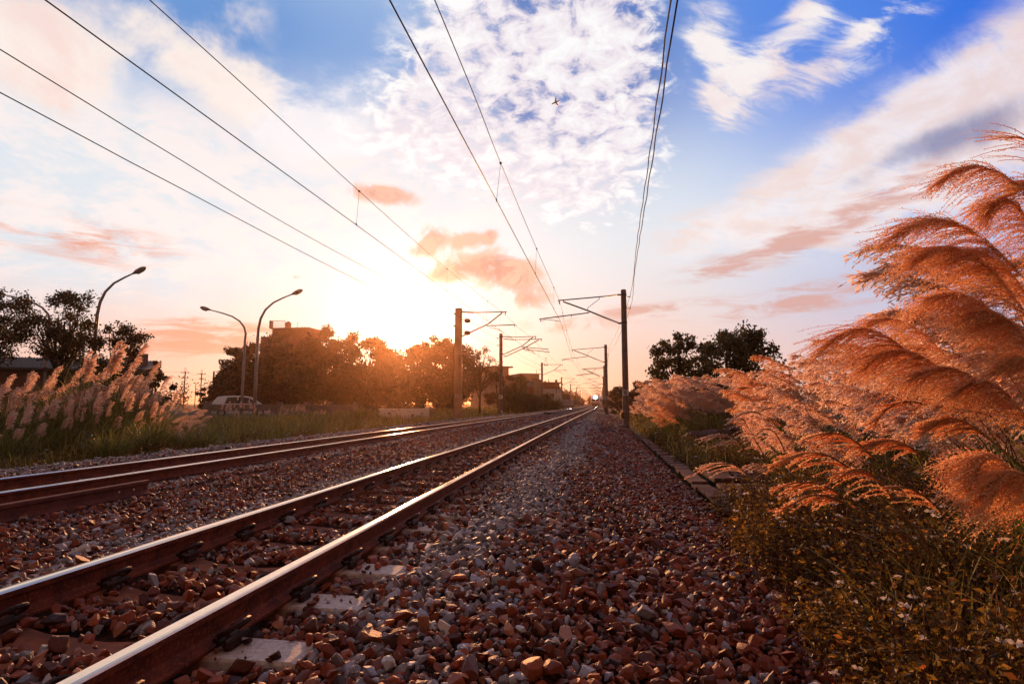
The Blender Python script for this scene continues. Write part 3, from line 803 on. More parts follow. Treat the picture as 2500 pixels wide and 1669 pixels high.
# ---- barrier and walls left of the tracks
def barrier():
    p = [on(505, 990, .8), on(683, 990, .8), on(750, 990, .8), on(806, 990, .8), on(868, 990, .8)]
    Ys = [33, 35, 35.6, 36.2, 37]
    P = [at(px, 986, Y) for px, Y in zip((507, 683, 751, 806, 868), Ys)]
    root = thing('concrete_fence', 'grey concrete post and panel fence between the verge and the parked car', 'fence', (P[0][0], P[0][1], 0))
    o = np.array([P[0][0], P[0][1], 0])
    for i, q in enumerate(P):
        w = .3 if i else .42
        b = MB(); b.box((q[0] - o[0], q[1] - o[1], .28), (w, .25, 1.42), bev=.015); b.obj('post', M['conc'], root)
    for a, c in zip(P[:-1], P[1:]):
        m = (a + c) / 2 - o; L = np.linalg.norm((c - a)[:2]) - .34; rz = math.atan2(c[1] - a[1], c[0] - a[0])
        b = MB(); b.box((m[0], m[1], .62), (L, .14, .42), rz=rz, bev=.01); b.obj('panel', M['conc'], root)
        b = MB(); b.box((m[0], m[1], -.02), (L, .12, .3), rz=rz, bev=.01); b.obj('panel', M['conc'], root)
barrier()
a, c = at(926, 997, 39), at(1048, 996, 40)
m = (a + c) / 2; rz = math.atan2(c[1] - a[1], c[0] - a[0]); L = np.linalg.norm((c - a)[:2])
root = thing('low_wall', 'low white wall with peeling paint right of the round grass tuft', 'wall', (m[0], m[1], 0), rz=rz)
b = MB(); b.box((0, 0, .05), (L, .18, 1.0), bev=.01); b.obj('wall', M['white_wall'], root)
b = MB(); b.box((L / 2 + .12, 0, .05), (.24, .24, 1.04), bev=.01); b.obj('end_post', M['conc'], root)

# ---- buildings
def block(mb, p0, p1, depth, z0, z1, m=0):
    """a box whose front face runs from p0 to p1 (ground points), with real depth away from the viewer"""
    p0, p1 = np.array(p0[:2]), np.array(p1[:2]); t = (p1 - p0) / np.linalg.norm(p1 - p0); n = np.array([-t[1], t[0]])
    if n @ p0 < 0: n = -n
    c = (p0 + p1) / 2 + n * depth / 2
    mb.box((c[0], c[1], (z0 + z1) / 2), (np.linalg.norm(p1 - p0), depth, z1 - z0), m=m, rz=math.atan2(t[1], t[0]))
    return c, t, n
# brown house above the big trees
H = at(665, 803, 118); Hr = at(752, 806, 118)
root = thing('brown_house', 'brown flat-roofed house with roof railing and tank above the big trees', 'house', (0, 0, 0))
b = MB(); c, t, n = block(b, H, Hr, 6, -.3, H[2]); wl = b.obj('wall', M['brown_wall'], root)
b = MB(); b.box((c[0], c[1], H[2] + .1), (np.linalg.norm((Hr - H)[:2]) + .7, 6.6, .22), rz=math.atan2(t[1], t[0])); b.obj('roof_slab', M['brown_wall'], root)
Lf = at(637, 824, 122); b = MB(); block(b, Lf, at(664, 824, 119), 9, -.3, Lf[2]); b.obj('side_wing', M['brown_wall'], root)
rl = at(664, 783, 118.7); rr = at(697, 783, 118.7); zt = rl[2]; zb = H[2] + .2
def on_line(f): return rl + (rr - rl) * f
b = MB(); b.tube([(rl[0], rl[1], zb), (rl[0], rl[1], zt - .15), on_line(.04) * [1, 1, 0] + [0, 0, zt], on_line(.97) * [1, 1, 0] + [0, 0, zt], (rr[0], rr[1], zb)], .06, 6)
for f in np.linspace(.06, .95, 13): q = on_line(f); b.tube([(q[0], q[1], zb), (q[0], q[1], zt)], .03, 5)
b.obj('roof_railing', M['steel'], root)
b = MB(); b.box((rl[0] - .15, rl[1], (zb + zt) / 2), (.35, 1.0, zt - zb)); b.obj('vent_shaft', M['brown_wall'], root)
q = at(703.5, 797, 119.3); b = MB(); b.tube([(q[0], q[1], zb), (q[0], q[1], zb + 1.2), (q[0], q[1], zb + 1.4), (q[0], q[1], zb + 1.7)], [.62, .65, .55, .05], 14); b.obj('water_tank', M['brown_wall'], root)
for px, h in ((725.5, 1.5), (723, .25), (737.5, .6), (744, .45)):
    q = at(px, 800, 119); b = MB(); b.tube([(q[0], q[1], zb), (q[0], q[1], zb + h)], .045, 5); b.obj('antenna', M['steel'], root)
for i in range(3):
    for j in (1, 2):
        q = np.array(H[:2]) + (np.array(Hr[:2]) - np.array(H[:2])) * (.2 + .3 * i)
        b = MB(); b.box((q[0] - n[0] * .02, q[1] - n[1] * .02, 1.6 + 3.1 * (j)), (1.1, .12, 1.3), rz=math.atan2(t[1], t[0])); b.obj('window', M['window'], root)
# dark tiled shed behind the left reeds
S0 = at(-60, 842, 31); S1 = at(344, 842, 36)
root = thing('long_shed', 'long dark shed with ribbed roof behind the left-hand trees', 'shed', (0, 0, 0))
b = MB(); c, t, n = block(b, S0, S1, 8, -.3, 3.2); b.obj('wall', M['brown_wall'], root)
L = np.linalg.norm((S1 - S0)[:2]) + 1.2; rz = math.atan2(t[1], t[0])
b = MB(); z0, z1 = 3.2, 4.15
V = [(-L / 2, -4.6, z0), (L / 2, -4.6, z0), (L / 2, 0, z1), (-L / 2, 0, z1), (-L / 2, 4.6, z0), (L / 2, 4.6, z0)]
V = np.array(V + [(x, y, z - .12) for x, y, z in V])
b.add(_rot(V, rz) + np.array([c[0], c[1], 0]), np.array([[0, 1, 2, 3], [3, 2, 5, 4], [6, 9, 8, 7], [9, 10, 11, 8], [0, 6, 7, 1], [4, 5, 11, 10], [0, 3, 9, 6], [3, 4, 10, 9], [1, 7, 8, 2], [2, 8, 11, 5]]))
for f in np.linspace(-.49, .49, 60):
    p = _rot(np.array([[f * L, -4.6, z0 + .03], [f * L, 0, z1 + .03]]), rz) + np.array([c[0], c[1], 0]); b.tube(p, .035, 4)
b.obj('roof', M['dark_roof'], root)
q = at(338, 852, 37); b = MB(); b.box((q[0], q[1], 2.1), (.9, .9, 4.8)); b.obj('chimney', M['brown_wall'], root)
# buildings at the right end of the wood
def house(name, label, cat, px0, px1, ptop, Y0, Y1, depth, m, z0=-.3):
    p0, p1 = at(px0, ptop, Y0), at(px1, ptop, Y1)
    root = thing(name, label, cat, (0, 0, 0)); b = MB(); z1 = (p0[2] + p1[2]) / 2
    c, t, n = block(b, p0, p1, depth, z0, z1); b.obj('wall', M[m], root)
    return root, p0, p1, z1, t, n, c
R = house('pale_building', 'pale building with flat eaves half hidden by the bare tree', 'building', 1208, 1242, 897, 118, 120, 12, 'beige_wall')
b = MB(); b.box((R[6][0], R[6][1], R[3] + .15), (np.linalg.norm((R[2] - R[1])[:2]) + 1.6, 13, .3), rz=math.atan2(R[4][1], R[4][0])); b.obj('roof_slab', M['brown_wall'], R[0])
R = house('beige_building', 'beige windowless block with flat roof behind the grey shed', 'building', 1272, 1317, 913.5, 128, 130, 16, 'beige_wall')
b = MB(); b.box((R[6][0], R[6][1], R[3] + .1), (np.linalg.norm((R[2] - R[1])[:2]) + .4, 16.4, .2), rz=math.atan2(R[4][1], R[4][0])); b.obj('roof_slab', M['brown_wall'], R[0])
b = MB(); q = at(1310, 912, 131); b.tube([(q[0], q[1], q[2]), (q[0], q[1], q[2] + .9)], .05, 5); b.obj('antenna', M['steel'], R[0])
R = house('brown_shed', 'low brown shed wall below the beige building', 'shed', 1258, 1303, 943, 118, 119, 5, 'brown_wall')
R = house('grey_shed', 'grey sheet-metal shed with sloping top beside the beige building', 'shed', 1301, 1321.5, 929, 122, 123, 8, 'grey_wall')
b = MB(); p0, p1 = at(1299, 924, 121.8), at(1322.5, 928.5, 122.8); mm = (p0 + p1) / 2; b.tube([p0, p1], .16, 4)
b.obj('eave', M['brown_wall'], R[0])
R = house('red_house', 'dark red house wall with flat roof and small tank behind the white house', 'house', 1322, 1366, 935.5, 132, 134, 10, 'red_wall')
b = MB(); b.box((R[6][0], R[6][1], R[3] + .15), (np.linalg.norm((R[2] - R[1])[:2]) + .9, 11, .3), rz=math.atan2(R[4][1], R[4][0])); b.obj('roof_slab', M['red_wall'], R[0])
q = at(1358, 932, 134); b = MB(); b.tube([(q[0], q[1], R[3] + .25), (q[0], q[1], R[3] + .8), (q[0], q[1], R[3] + .9)], [.28, .28, .2], 10); b.obj('water_tank', M['red_wall'], R[0])
q = at(1339, 932, 134); b = MB(); b.box((q[0], q[1], R[3] + .6), (.15, .15, .9)); b.obj('vent_pipe', M['red_wall'], R[0])
R = house('white_house', 'low white house with dark windows behind the round poles', 'house', 1303, 1371, 948.5, 124, 127, 9, 'house_white')
for px, w in ((1323, 8.5), (1347, 10)):
    p0, p1 = at(px - w / 2, 956, 124.8 + (px - 1303) / 68 * 3 - .9), at(px + w / 2, 956, 124.8 + (px - 1303) / 68 * 3 - .86)
    q = (p0 + p1) / 2; q = q + np.array([0, .0, 0]); rz = math.atan2(R[4][1], R[4][0])
    fr = R[1] + (R[2] - R[1]) * ((px - 1303) / 68.0)
    b = MB(); b.box((fr[0], fr[1] - .03, 2.6), (.95, .08, 1.0), rz=rz); o = b.obj('window', M['window'], R[0])
    b = MB(); b.box((fr[0], fr[1] - .06, 2.6), (.06, .08, 1.0), rz=rz); b.box((fr[0], fr[1] - .08, 2.04), (1.1, .16, .09), rz=rz); b.obj('frame', M['house_white'], o)
b = MB(); b.box((R[6][0], R[6][1], R[3] + .06), (np.linalg.norm((R[2] - R[1])[:2]) + .4, 9.5, .14), rz=rz); b.obj('roof_slab', M['grey_wall'], R[0])
# parapet wall and dark canopy further on
R = house('canopy', 'dark low canopy roof beyond the white house', 'canopy', 1373, 1392, 963, 150, 152, 5, 'dark_roof', z0=1.9)
for px in (1374, 1391):
    q = at(px, 960, 151.5); b = MB(); b.tube([(q[0], q[1], -.3), (q[0], q[1], 2.0)], .08, 6); b.obj('post', M['steel'], R[0])
root = thing('garden_wall', 'pinkish rail-topped wall beyond the white house, below the dark canopy', 'wall', (0, 0, 0))
p0, p1 = at(1371, 985, 140), at(1401, 985, 143)
b = MB(); block(b, p0, p1, .3, -.4, .55); b.obj('wall', M['beige_wall'], root)
b = MB(); z = 1.85
b.tube([(p0[0], p0[1], z), (p1[0], p1[1], z)], .05, 5); b.tube([(p0[0], p0[1], .8), (p1[0], p1[1], .8)], .04, 5)
for f in np.linspace(0, 1, 22): q = p0 + (p1 - p0) * f; b.tube([(q[0], q[1], .5), (q[0], q[1], z)], .035, 4)
b.obj('railing', M['house_white'], root)
# trackside bits
q = on(1329, 1006, -.03)
root = thing('track_box', 'dark low trackside box against the far track', 'equipment box', (-5.45 + float(curve(58)), 58, -.2))
b = MB(); b.box((0, 0, .1), (.8, .9, .26), bev=.03, taper=.9); b.obj('case', M['rubber'], root)
b = MB(); b.tube([(-.3, -.1, .1), (-1.7, -.1, .06)], .03, 6); b.obj('rod', M['steel'], root)
root = thing('round_sign', 'small round dark sign on a thin post in the bushes', 'sign', (float(atX(1340.5, 980, -9.1)[0]), float(atX(1340.5, 980, -9.1)[1]), 0))
b = MB(); b.tube([(0, 0, -.4), (0, 0, 1.3)], .03, 6); b.obj('post', M['steel'], root)
b = MB(); b.tube([(0, -.05, 1.28), (0, -.02, 1.28)], .27, 18); b.obj('disc', M['rubber'], root)
q = atX(1357, 950, -9.4); root = thing('signal_post', 'thin dark post with a small box head before the white house', 'post', (float(q[0]), float(q[1]), 0))
b = MB(); b.tube([(0, 0, -.4), (0, 0, q[2])], .07, 8); b.obj('post', M['steel'], root)
b = MB(); b.box((0, -.1, q[2] - .3), (.4, .3, .8), bev=.03); b.obj('head', M['rubber'], root)
q = on(1229, 1016, -.2); b = MB(); b.box((0, 0, .2), (.09, .03, .55)); b.box((0, 0, .5), (.13, .035, .1))
o = tag(b.obj('marker_stake', M['plate'], loc=(float(q[0]), float(q[1]), -.2)), 'small leaning white stake at the foot of the round left pole', 'stake'); o.rotation_euler = (0, -.35, 0)

# ---- tarpaulin bundle on the right
root = thing('wrapped_bundle', 'rope-tied brown wrapped bundle lying among the weeds right of the ballast', 'bundle', (3.75, 17.9, -.45), rz=.1)
def lump(L, r0, seed, off):
    rg = np.random.default_rng(seed); n, k = 22, 18; V = []
    for i in range(k):
        t = i / (k - 1); env = (1 - abs(2 * t - 1) ** 5) ** .5 * (.86 + .14 * math.sin(t * 7 + seed))
        for j in range(n):
            a = 2 * PI * j / n; r = r0 * env * (1 + .1 * math.sin(3 * a + t * 5 + seed) + .05 * math.sin(7 * a - t * 11) + rg.normal(0, .012))
            sq = 1 / max(abs(math.cos(a)), abs(math.sin(a))) ** .5
            V.append((off[0] + (t - .5) * L, off[1] + r * sq * math.cos(a) * 1.1, max(off[2] + r * sq * math.sin(a) * .95, -.05)))
    F = [[i * n + j, i * n + (j + 1) % n, (i + 1) * n + (j + 1) % n, (i + 1) * n + j] for i in range(k - 1) for j in range(n)]
    return MB().add(V, np.array(F))
lump(1.5, .3, 3, (-.55, 0, .3)).obj('wrapping', M['tarp'], root, smooth=False)
lump(1.35, .4, 8, (.55, .1, .34)).obj('wrapping', M['tarp'], root, smooth=False)
th = np.linspace(0, PI, 14); MB().tube([(.35 + .1 * math.sin(a * 2), .1 + .5 * math.cos(a), .34 + .47 * math.sin(a)) for a in th], .018, 6).obj('rope', M['rope'], root)
boulder('rock', 'brown rock at the left end of the wrapped bundle', 'rock', (2.3, 17.3, -.42), (.28, .25, .24), 9)

# ---- car
def car():
    p = at(588, 985, 43)
    root = thing('parked_car', 'silver-blue hatchback estate car parked behind the concrete fence', 'car', (float(p[0]), float(p[1]), -.13), rz=.62)
    # lower body by stations along its length (rear at -x)
    st_ = [(-2.22, .3, .62, .74), (-2.15, .24, .9, .84), (-1.7, .22, .98, .88), (-.6, .2, 1.0, .9), (.7, .2, 1.0, .9), (1.3, .2, .96, .89), (1.95, .22, .84, .84), (2.18, .28, .66, .72), (2.26, .34, .5, .6)]
    V = []
    for x, z0, z1, w in st_:
        V += [(x, -w + .06, z0), (x, -w, z0 + .15), (x, -w, z1 - .16), (x, -w + .1, z1), (x, w - .1, z1), (x, w, z1 - .16), (x, w, z0 + .15), (x, w - .06, z0)]
    n = 8; k = len(st_)
    Q = [[i * n + j, i * n + (j + 1) % n, (i + 1) * n + (j + 1) % n, (i + 1) * n + j] for i in range(k - 1) for j in range(n)]
    mb = MB().add(V, np.array(Q)); mb.f += [np.array([[7, 6, 5, 4, 3, 2, 1, 0]]), np.array([[(k - 1) * n + j for j in range(n)]])]; mb.m += [np.array([0])] * 2
    # cabin: painted pillars and roof with real glass openings inset
    cab = [(-2.12, .97, .78), (-1.72, 1.56, .62), (-1.2, 1.64, .63), (.2, 1.66, .63), (.75, 1.55, .61), (1.55, .98, .76)]
    V2 = []
    for x, z, w in cab: V2 += [(x, -w, z), (x, w, z)]
    m2 = len(cab)
    mb.add(V2, np.array([[2 * i, 2 * i + 2, 2 * i + 3, 2 * i + 1] for i in range(1, m2 - 2)]))
    body = mb.obj('body', M['car_paint'], root, smooth=False)
    # sides of the greenhouse
    for s in (-1, 1):
        lo = [(-2.12, .97), (1.55, .98)]
        prof = [(-2.12, .97), (-1.72, 1.56), (-1.2, 1.64), (.2, 1.66), (.75, 1.55), (1.55, .98)]
        V = [(x, s * ((.86 - (z - .97) * .34)), z) for x, z in prof]
        gl = [(-1.2, 1.03), (-1.02, 1.5), (-.3, 1.55), (.15, 1.56), (.62, 1.46), (1.22, 1.03)]
        Vg = [(x, s * ((.862 - (z - .97) * .34) + .012), z) for x, z in gl]
        mb = MB().add(V, np.array([[0, 1, 2, 3, 4, 5]] if s > 0 else [[5, 4, 3, 2, 1, 0]])); mb.obj('side_frame', M['car_paint'], root)
        MB().add(Vg, np.array([[0, 1, 2, 3, 4, 5]] if s > 0 else [[5, 4, 3, 2, 1, 0]])).obj('side_window', M['car_glass'], root)
        b = MB(); b.box((-.25, s * .745, 1.3), (.09, .03, .56)); b.obj('door_pillar', M['car_paint'], root)
        MB().tube([(-1.5, s * .56, 1.66), (-1.1, s * .57, 1.72), (.1, s * .57, 1.73), (.35, s * .57, 1.68)], .02, 6).obj('roof_rail', M['rubber'], root)
        b = MB(); b.box((.95, s * .98, 1.05), (.16, .2, .14), bev=.03); b.obj('mirror', M['car_paint'], root)
        for x in (-1.38, 1.42):
            w = MB().tube([(x, s * .70, .31), (x, s * .73, .31), (x, s * .9, .31), (x, s * .92, .31)], [.28, .32, .32, .27], 22).obj('wheel', M['rubber'], root)
            MB().tube([(x, s * .905, .31), (x, s * .925, .31)], [.2, .18], 12).obj('rim', M['alloy'], w)
    MB().add([(-2.14, -.70, 1.0), (-1.76, -.58, 1.53), (-1.76, .58, 1.53), (-2.14, .70, 1.0)], np.array([[0, 1, 2, 3]])).obj('rear_window', M['car_glass'], root)
    MB().add([(1.53, -.72, 1.01), (.79, -.58, 1.535), (.79, .58, 1.535), (1.53, .72, 1.01)], np.array([[3, 2, 1, 0]])).obj('windscreen', M['car_glass'], root)
    V = [(-2.12, -.78, .97), (-1.72, -.62, 1.56), (-1.72, .62, 1.56), (-2.12, .78, .97), (1.55, -.76, .98), (.75, -.61, 1.55), (.75, .61, 1.55), (1.55, .76, .98)]
    MB().add(V, np.array([[0, 1, 2, 3], [7, 6, 5, 4]])).obj('window_surround', M['car_paint'], root)
    for s in (-1, 1):
        b = MB(); b.box((-2.2, s * .7, .82), (.06, .22, .2)); b.obj('tail_light', M['train_red'], root)
        b = MB(); b.box((2.16, s * .62, .66), (.1, .28, .12)); b.obj('headlight', M['lamp_glass'], root)
car()

# ---- train
def train():
    root = thing('train', 'white train with red stripe and blazing headlight far down the near track', 'train', (-2.24 + .99, 190, 0), rz=-.035)
    w, L = 1.42, 58
    prof = [(-w, .55), (-w, 2.6), (-w * .93, 3.15), (-w * .6, 3.55), (0, 3.68), (w * .6, 3.55), (w * .93, 3.15), (w, 2.6), (w, .55)]
    V = []
    for (y, sx, z0) in ((0, .9, 0), (.5, 1, 0), (L, 1, 0)):
        V += [(x * sx, y, z * (1 if sx == 1 else .97)) for x, z in prof]
    n = 9
    mb = MB().add(V, np.array([[i * n + j, (i + 1) * n + j, (i + 1) * n + (j + 1) % n, i * n + (j + 1) % n] for i in range(2) for j in range(n)]))
    mb.f.append(np.array([list(range(9))])); mb.m.append(np.array([0])); mb.obj('body', M['train_white'], root)
    b = MB(); b.box((0, -.03, 1.2), (2.5, .06, .42)); b.obj('stripe', M['train_red'], root)
    for s in (-1, 1):
        b = MB(); b.box((s * .62, -.03, 2.15), (.95, .06, .75), bev=.02); b.obj('windscreen', M['window'], root)
    b = MB(); b.box((0, .15, .55), (2.5, .5, .75)); b.box((0, L / 2 + .5, .45), (2.4, L - 1, .6)); b.obj('skirt', M['train_dark'], root)
    b = MB(); b.box((0, -.25, .75), (.45, .5, .3)); b.obj('coupler', M['rubber'], root)
    b = MB(); b.box((1.45, 12, 2.2), (.04, 20, .8)); b.box((1.45, 42, 2.2), (.04, 24, .8)); b.obj('window_band', M['window'], root)
    MB().tube([(0, -.1, 3.05), (0, -.02, 3.05)], .42, 16).obj('headlight', M['headlight'], root)
train()
# ---- airliner high above
p = at(1356, 250, 950)
root = thing('airplane', 'tiny airliner climbing across the clouds', 'airplane', tuple(p), rz=0); root.rotation_euler = (-.95, -.55, .35); root.scale = (.72, .72, .72)
k = 9.0
MB().tube([(-1.3 * k / 9 * 9, 0, 0), (-9, 0, 0), (-5, 0, 0), (6, 0, 0), (11, 0, .3), (13, 0, .6)], [.3, 1.2, 1.6, 1.6, .9, .2], 10).obj('fuselage', M['plane'], root)
for s in (-1, 1):
    MB().add([(-2, s * 1.2, -.3), (3, s * 1.2, -.3), (6.5, s * 12, .5), (4.8, s * 12, .5), (-2, s * 1.2, 0), (3, s * 1.2, 0), (6.5, s * 12, .7), (4.8, s * 12, .7)], np.array([[0, 1, 2, 3], [7, 6, 5, 4], [0, 4, 5, 1], [1, 5, 6, 2], [2, 6, 7, 3], [3, 7, 4, 0]])).obj('wing', M['plane'], root)
b = MB(); b.add([(8, -.15, 1), (11.5, -.15, 1), (13, -.15, 4.5), (11.5, -.15, 4.5), (8, .15, 1), (11.5, .15, 1), (13, .15, 4.5), (11.5, .15, 4.5)], np.array([[0, 1, 2, 3], [7, 6, 5, 4], [0, 4, 5, 1], [1, 5, 6, 2], [2, 6, 7, 3], [3, 7, 4, 0]])); b.obj('tail_fin', M['plane'], root)
# ================================================================== vegetation
def unit(v): v = np.asarray(v, float); return v / (np.linalg.norm(v, axis=-1, keepdims=True) + 1e-9)
def tree(label, loc, H, R, leaf, n, m, name='tree', cat='tree', group=None, low=.12, ncl=26, sparse=1.0, flatten=1.0, seed=1, trunk_r=None, spread=.30, cz=None):
    """tapered trunk with limbs; crown of leaf clumps through an uneven volume, sky showing between them"""
    global RNG
    RNG = np.random.default_rng(seed); rg = RNG
    root = thing(name, label, cat, loc, group)
    z0 = H * low; zc = (H + z0) / 2 if cz is None else cz; rz_ = (H - z0) / 2
    C = []
    while len(C) < ncl:
        v = rg.normal(size=3); v /= np.linalg.norm(v); rr = rg.uniform(.45, 1.0) ** .6
        wob = 1 + .22 * math.sin(3 * math.atan2(v[1], v[0]) + seed) + .15 * rg.normal()
        C.append((v[0] * R * rr * wob, v[1] * R * rr * wob, zc + v[2] * rz_ * rr * (1 + .12 * rg.normal()) * flatten))
    C = np.array(C); C[:, 2] = np.clip(C[:, 2], z0 * .7, H * .93)
    tr = trunk_r or H * .022
    b = MB(); top = np.array([rg.normal(0, .08 * R), rg.normal(0, .08 * R), H * .75])
    pts = [np.array([0, 0, -.4]), np.array([0, 0, z0 * .5]), np.array([top[0] * .4, top[1] * .4, H * .4]), top]
    b.tube(smooth_line(pts, 4), np.linspace(tr, tr * .25, 13), 8)
    for c in C[::2]:
        t = rg.uniform(.25, .8); s = np.array([top[0] * t, top[1] * t, H * .75 * t]); s[2] = min(s[2], c[2] * .95)
        mid = (s + c) / 2 + rg.normal(0, .05 * R, 3) + (0, 0, -.04 * R)
        b.tube(smooth_line([s, mid, c], 4), np.linspace(tr * .42, tr * .08, 9), 5)
    b.obj('trunk', M['bark'], root)
    per = np.maximum(rg.normal(n / ncl, n / ncl * .35, ncl), 20).astype(int)
    P = []
    for c, k in zip(C, per):
        r = R * spread * rg.uniform(.55, 1.25)
        q = rg.normal(size=(k, 3)); q = q / np.linalg.norm(q, axis=1, keepdims=True) * (rg.random((k, 1)) ** .45)
        # sub-sprays make ragged edges
        sp = rg.normal(size=(7, 3)); sp /= np.linalg.norm(sp, axis=1, keepdims=True)
        w = rg.integers(0, 7, k); q = q * .62 + sp[w] * rg.random((k, 1)) * .85 * sparse
        P.append(c + q * r * np.array([1, 1, .8]))
    P = np.concatenate(P)
    cb = MB(); leaves(cb, P, leaf * rg.uniform(.6, 1.3, len(P)), aspect=.75)
    cb.obj('crown', M[m], root)
    return root
def tree_at(label, px, ptop, hw, Y, leaf, n, m, z0=-.3, **k):
    k['ncl'] = int(k.get('ncl', 26) * 1.9); n = int(n * 2.1); k['spread'] = k.get('spread', .3) * 1.22
    v = at(px, ptop, Y); s = 1424.0 / Y
    return tree(label, (float(v[0]), float(v[1]), z0), float(v[2]) - z0, hw / s, leaf, n, m, **k)
# left-hand trees with heart-shaped leaves
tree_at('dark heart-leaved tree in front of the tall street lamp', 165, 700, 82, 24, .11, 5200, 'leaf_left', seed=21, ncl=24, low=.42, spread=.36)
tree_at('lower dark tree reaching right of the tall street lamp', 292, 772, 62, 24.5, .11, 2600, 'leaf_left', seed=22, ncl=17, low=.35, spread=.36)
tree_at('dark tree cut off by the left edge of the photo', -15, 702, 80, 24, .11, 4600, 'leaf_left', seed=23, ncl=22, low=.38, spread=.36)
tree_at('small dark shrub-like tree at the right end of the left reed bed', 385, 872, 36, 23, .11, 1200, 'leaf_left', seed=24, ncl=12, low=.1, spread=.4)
# the big wood in front of the sun
spec = [(572, 862, 34, 50, 'leafy dark tree at the left end of the wood, behind the two lamp posts'), (622, 842, 44, 54, 'dark tree just left under the brown house'),
        (690, 824, 58, 57, 'broad dark tree covering the brown house front'), (762, 834, 44, 56, 'dark tree at the right corner of the brown house'),
        (796, 808, 34, 58, 'tallest pointed dark tree right of the brown house'), (846, 826, 40, 57, 'dark tree in the middle of the wood'),
        (902, 826, 50, 58, 'dark tree left of the sun gap'), (955, 852, 36, 60, 'lower dark tree filling the sun gap'),
        (1018, 838, 38, 58, 'dark tree just right of the sun gap'), (1068, 828, 40, 56, 'dark tree behind the left side of the pale square pole'),
        (1122, 850, 40, 57, 'dark tree showing right of the pale square pole')]
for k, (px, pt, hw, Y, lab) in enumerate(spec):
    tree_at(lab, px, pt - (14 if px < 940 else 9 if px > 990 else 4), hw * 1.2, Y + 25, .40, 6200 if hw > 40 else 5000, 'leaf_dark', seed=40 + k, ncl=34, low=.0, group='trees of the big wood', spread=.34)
# a second dark layer low down closes the wood
tree_at('bare-twigged reddish tree right of the pale square pole', 1172, 842, 42, 62, .14, 1500, 'leaf_autumn', seed=60, ncl=26, low=.3, spread=.22, sparse=1.4)
tree_at('round bushy tree in front of the beige building', 1262, 912, 32, 80, .22, 2200, 'leaf_olive', seed=61, ncl=14, low=.05)
tree_at('low dark tree left of the beige building', 1215, 905, 30, 78, .22, 1800, 'leaf_autumn', seed=62, ncl=14, low=.05)
tree_at('small round tree right beneath the thick plain pole', 528, 938, 24, 60, .2, 1500, 'leaf_dark', seed=63, ncl=12, low=.1)
tree_at('small loose tree left beneath the thick plain pole', 505, 946, 20, 62, .2, 1100, 'leaf_autumn', seed=64, ncl=12, low=.1)
tree_at('low scrubby tree between the car and the wood', 558, 950, 20, 52, .18, 1200, 'leaf_autumn', seed=65, ncl=12, low=.05)
# right of the tracks
tree_at('dense dark tree above the right-hand reeds', 1768, 796, 98, 25, .12, 9500, 'leaf_olive', seed=70, ncl=38, low=.1, spread=.34, sparse=.75)
tree_at('looser leafy tree left of the dense dark tree above the reeds', 1652, 806, 64, 25.5, .12, 4200, 'leaf_olive', seed=71, ncl=30, low=.08, spread=.27, sparse=.9)
tree_at('dark bush behind the foot of the big banded pole', 1565, 932, 32, 62, .2, 2200, 'leaf_dark', seed=72, ncl=14, low=.02, name='bush', cat='bush')
tree_at('dark bush between the round poles on the right', 1505, 946, 26, 85, .25, 1600, 'leaf_dark', seed=73, ncl=14, low=.02, name='bush', cat='bush')
tree_at('orange-brown bush right behind the big banded pole', 1548, 955, 24, 48, .16, 1500, 'leaf_autumn', seed=74, ncl=12, low=.02, name='bush', cat='bush')
tree_at('reddish bush at the near end of the right-hand reeds', 1600, 935, 30, 40, .14, 1800, 'leaf_autumn', seed=75, ncl=14, low=.02, name='bush', cat='bush')
# pale green bushes on the slope behind the left poles
for k, (px, pt, hw, Y, lab) in enumerate([(1242, 945, 26, 66, 'pale green bush just right of the first round left pole'), (1272, 956, 28, 72, 'grey-green bush below the beige building'),
        (1300, 966, 24, 78, 'grey-green bush below the white house corner'), (1330, 962, 18, 92, 'dark bush hiding the white house window'), (1352, 976, 18, 95, 'low green bush before the thin signal post')]):
    tree_at(lab, px, pt, hw * 1.1, Y, .17, 2600, 'leaf_olive', seed=80 + k, ncl=18, low=.01, name='bush', cat='bush', group='bushes behind the left poles', spread=.42)
# far woods: one mass
def woods():
    global RNG
    RNG = np.random.default_rng(5); P = []; S = []
    def mass(x0, x1, y0, y1, h0, h1, n, k):
        for _ in range(k):
            x, y = RNG.uniform(x0, x1), RNG.uniform(y0, y1); h = RNG.uniform(h0, h1); r = h * RNG.uniform(.3, .5)
            q = RNG.normal(size=(n, 3)); q /= np.linalg.norm(q, axis=1, keepdims=True); q *= RNG.random((n, 1)) ** .35
            q *= 1 + .25 * np.sin(q[:, :1] * 9 + x) * np.sin(q[:, 2:3] * 8 + y)
            P.append(np.array([x, y, h * .5]) + q * np.array([r, r, h * .55])); S.append(np.full(n, .35 + y * .001))
    mass(-17, -11.5, 150, 420, 4, 7.5, 220, 60)
    mass(-60, -16, 150, 420, 5, 9, 200, 70)
    mass(-140, -40, 90, 260, 6, 10, 220, 60)
    mass(3.5, 14, 75, 420, 3, 5.5, 240, 60)
    mass(10, 90, 60, 260, 3, 6, 220, 60)
    mass(-8, 6, 440, 600, 4, 8, 220, 40)
    mass(-220, -70, 60, 200, 5, 8, 200, 50)
    P = np.concatenate(P); S = np.concatenate(S)
    mb = MB(); leaves(mb, P, S, aspect=.9)
    tag(mb.obj('far_woods', M['leaf_autumn']), 'far-off woods along both sides of the line', 'woods', kind='stuff')
woods()

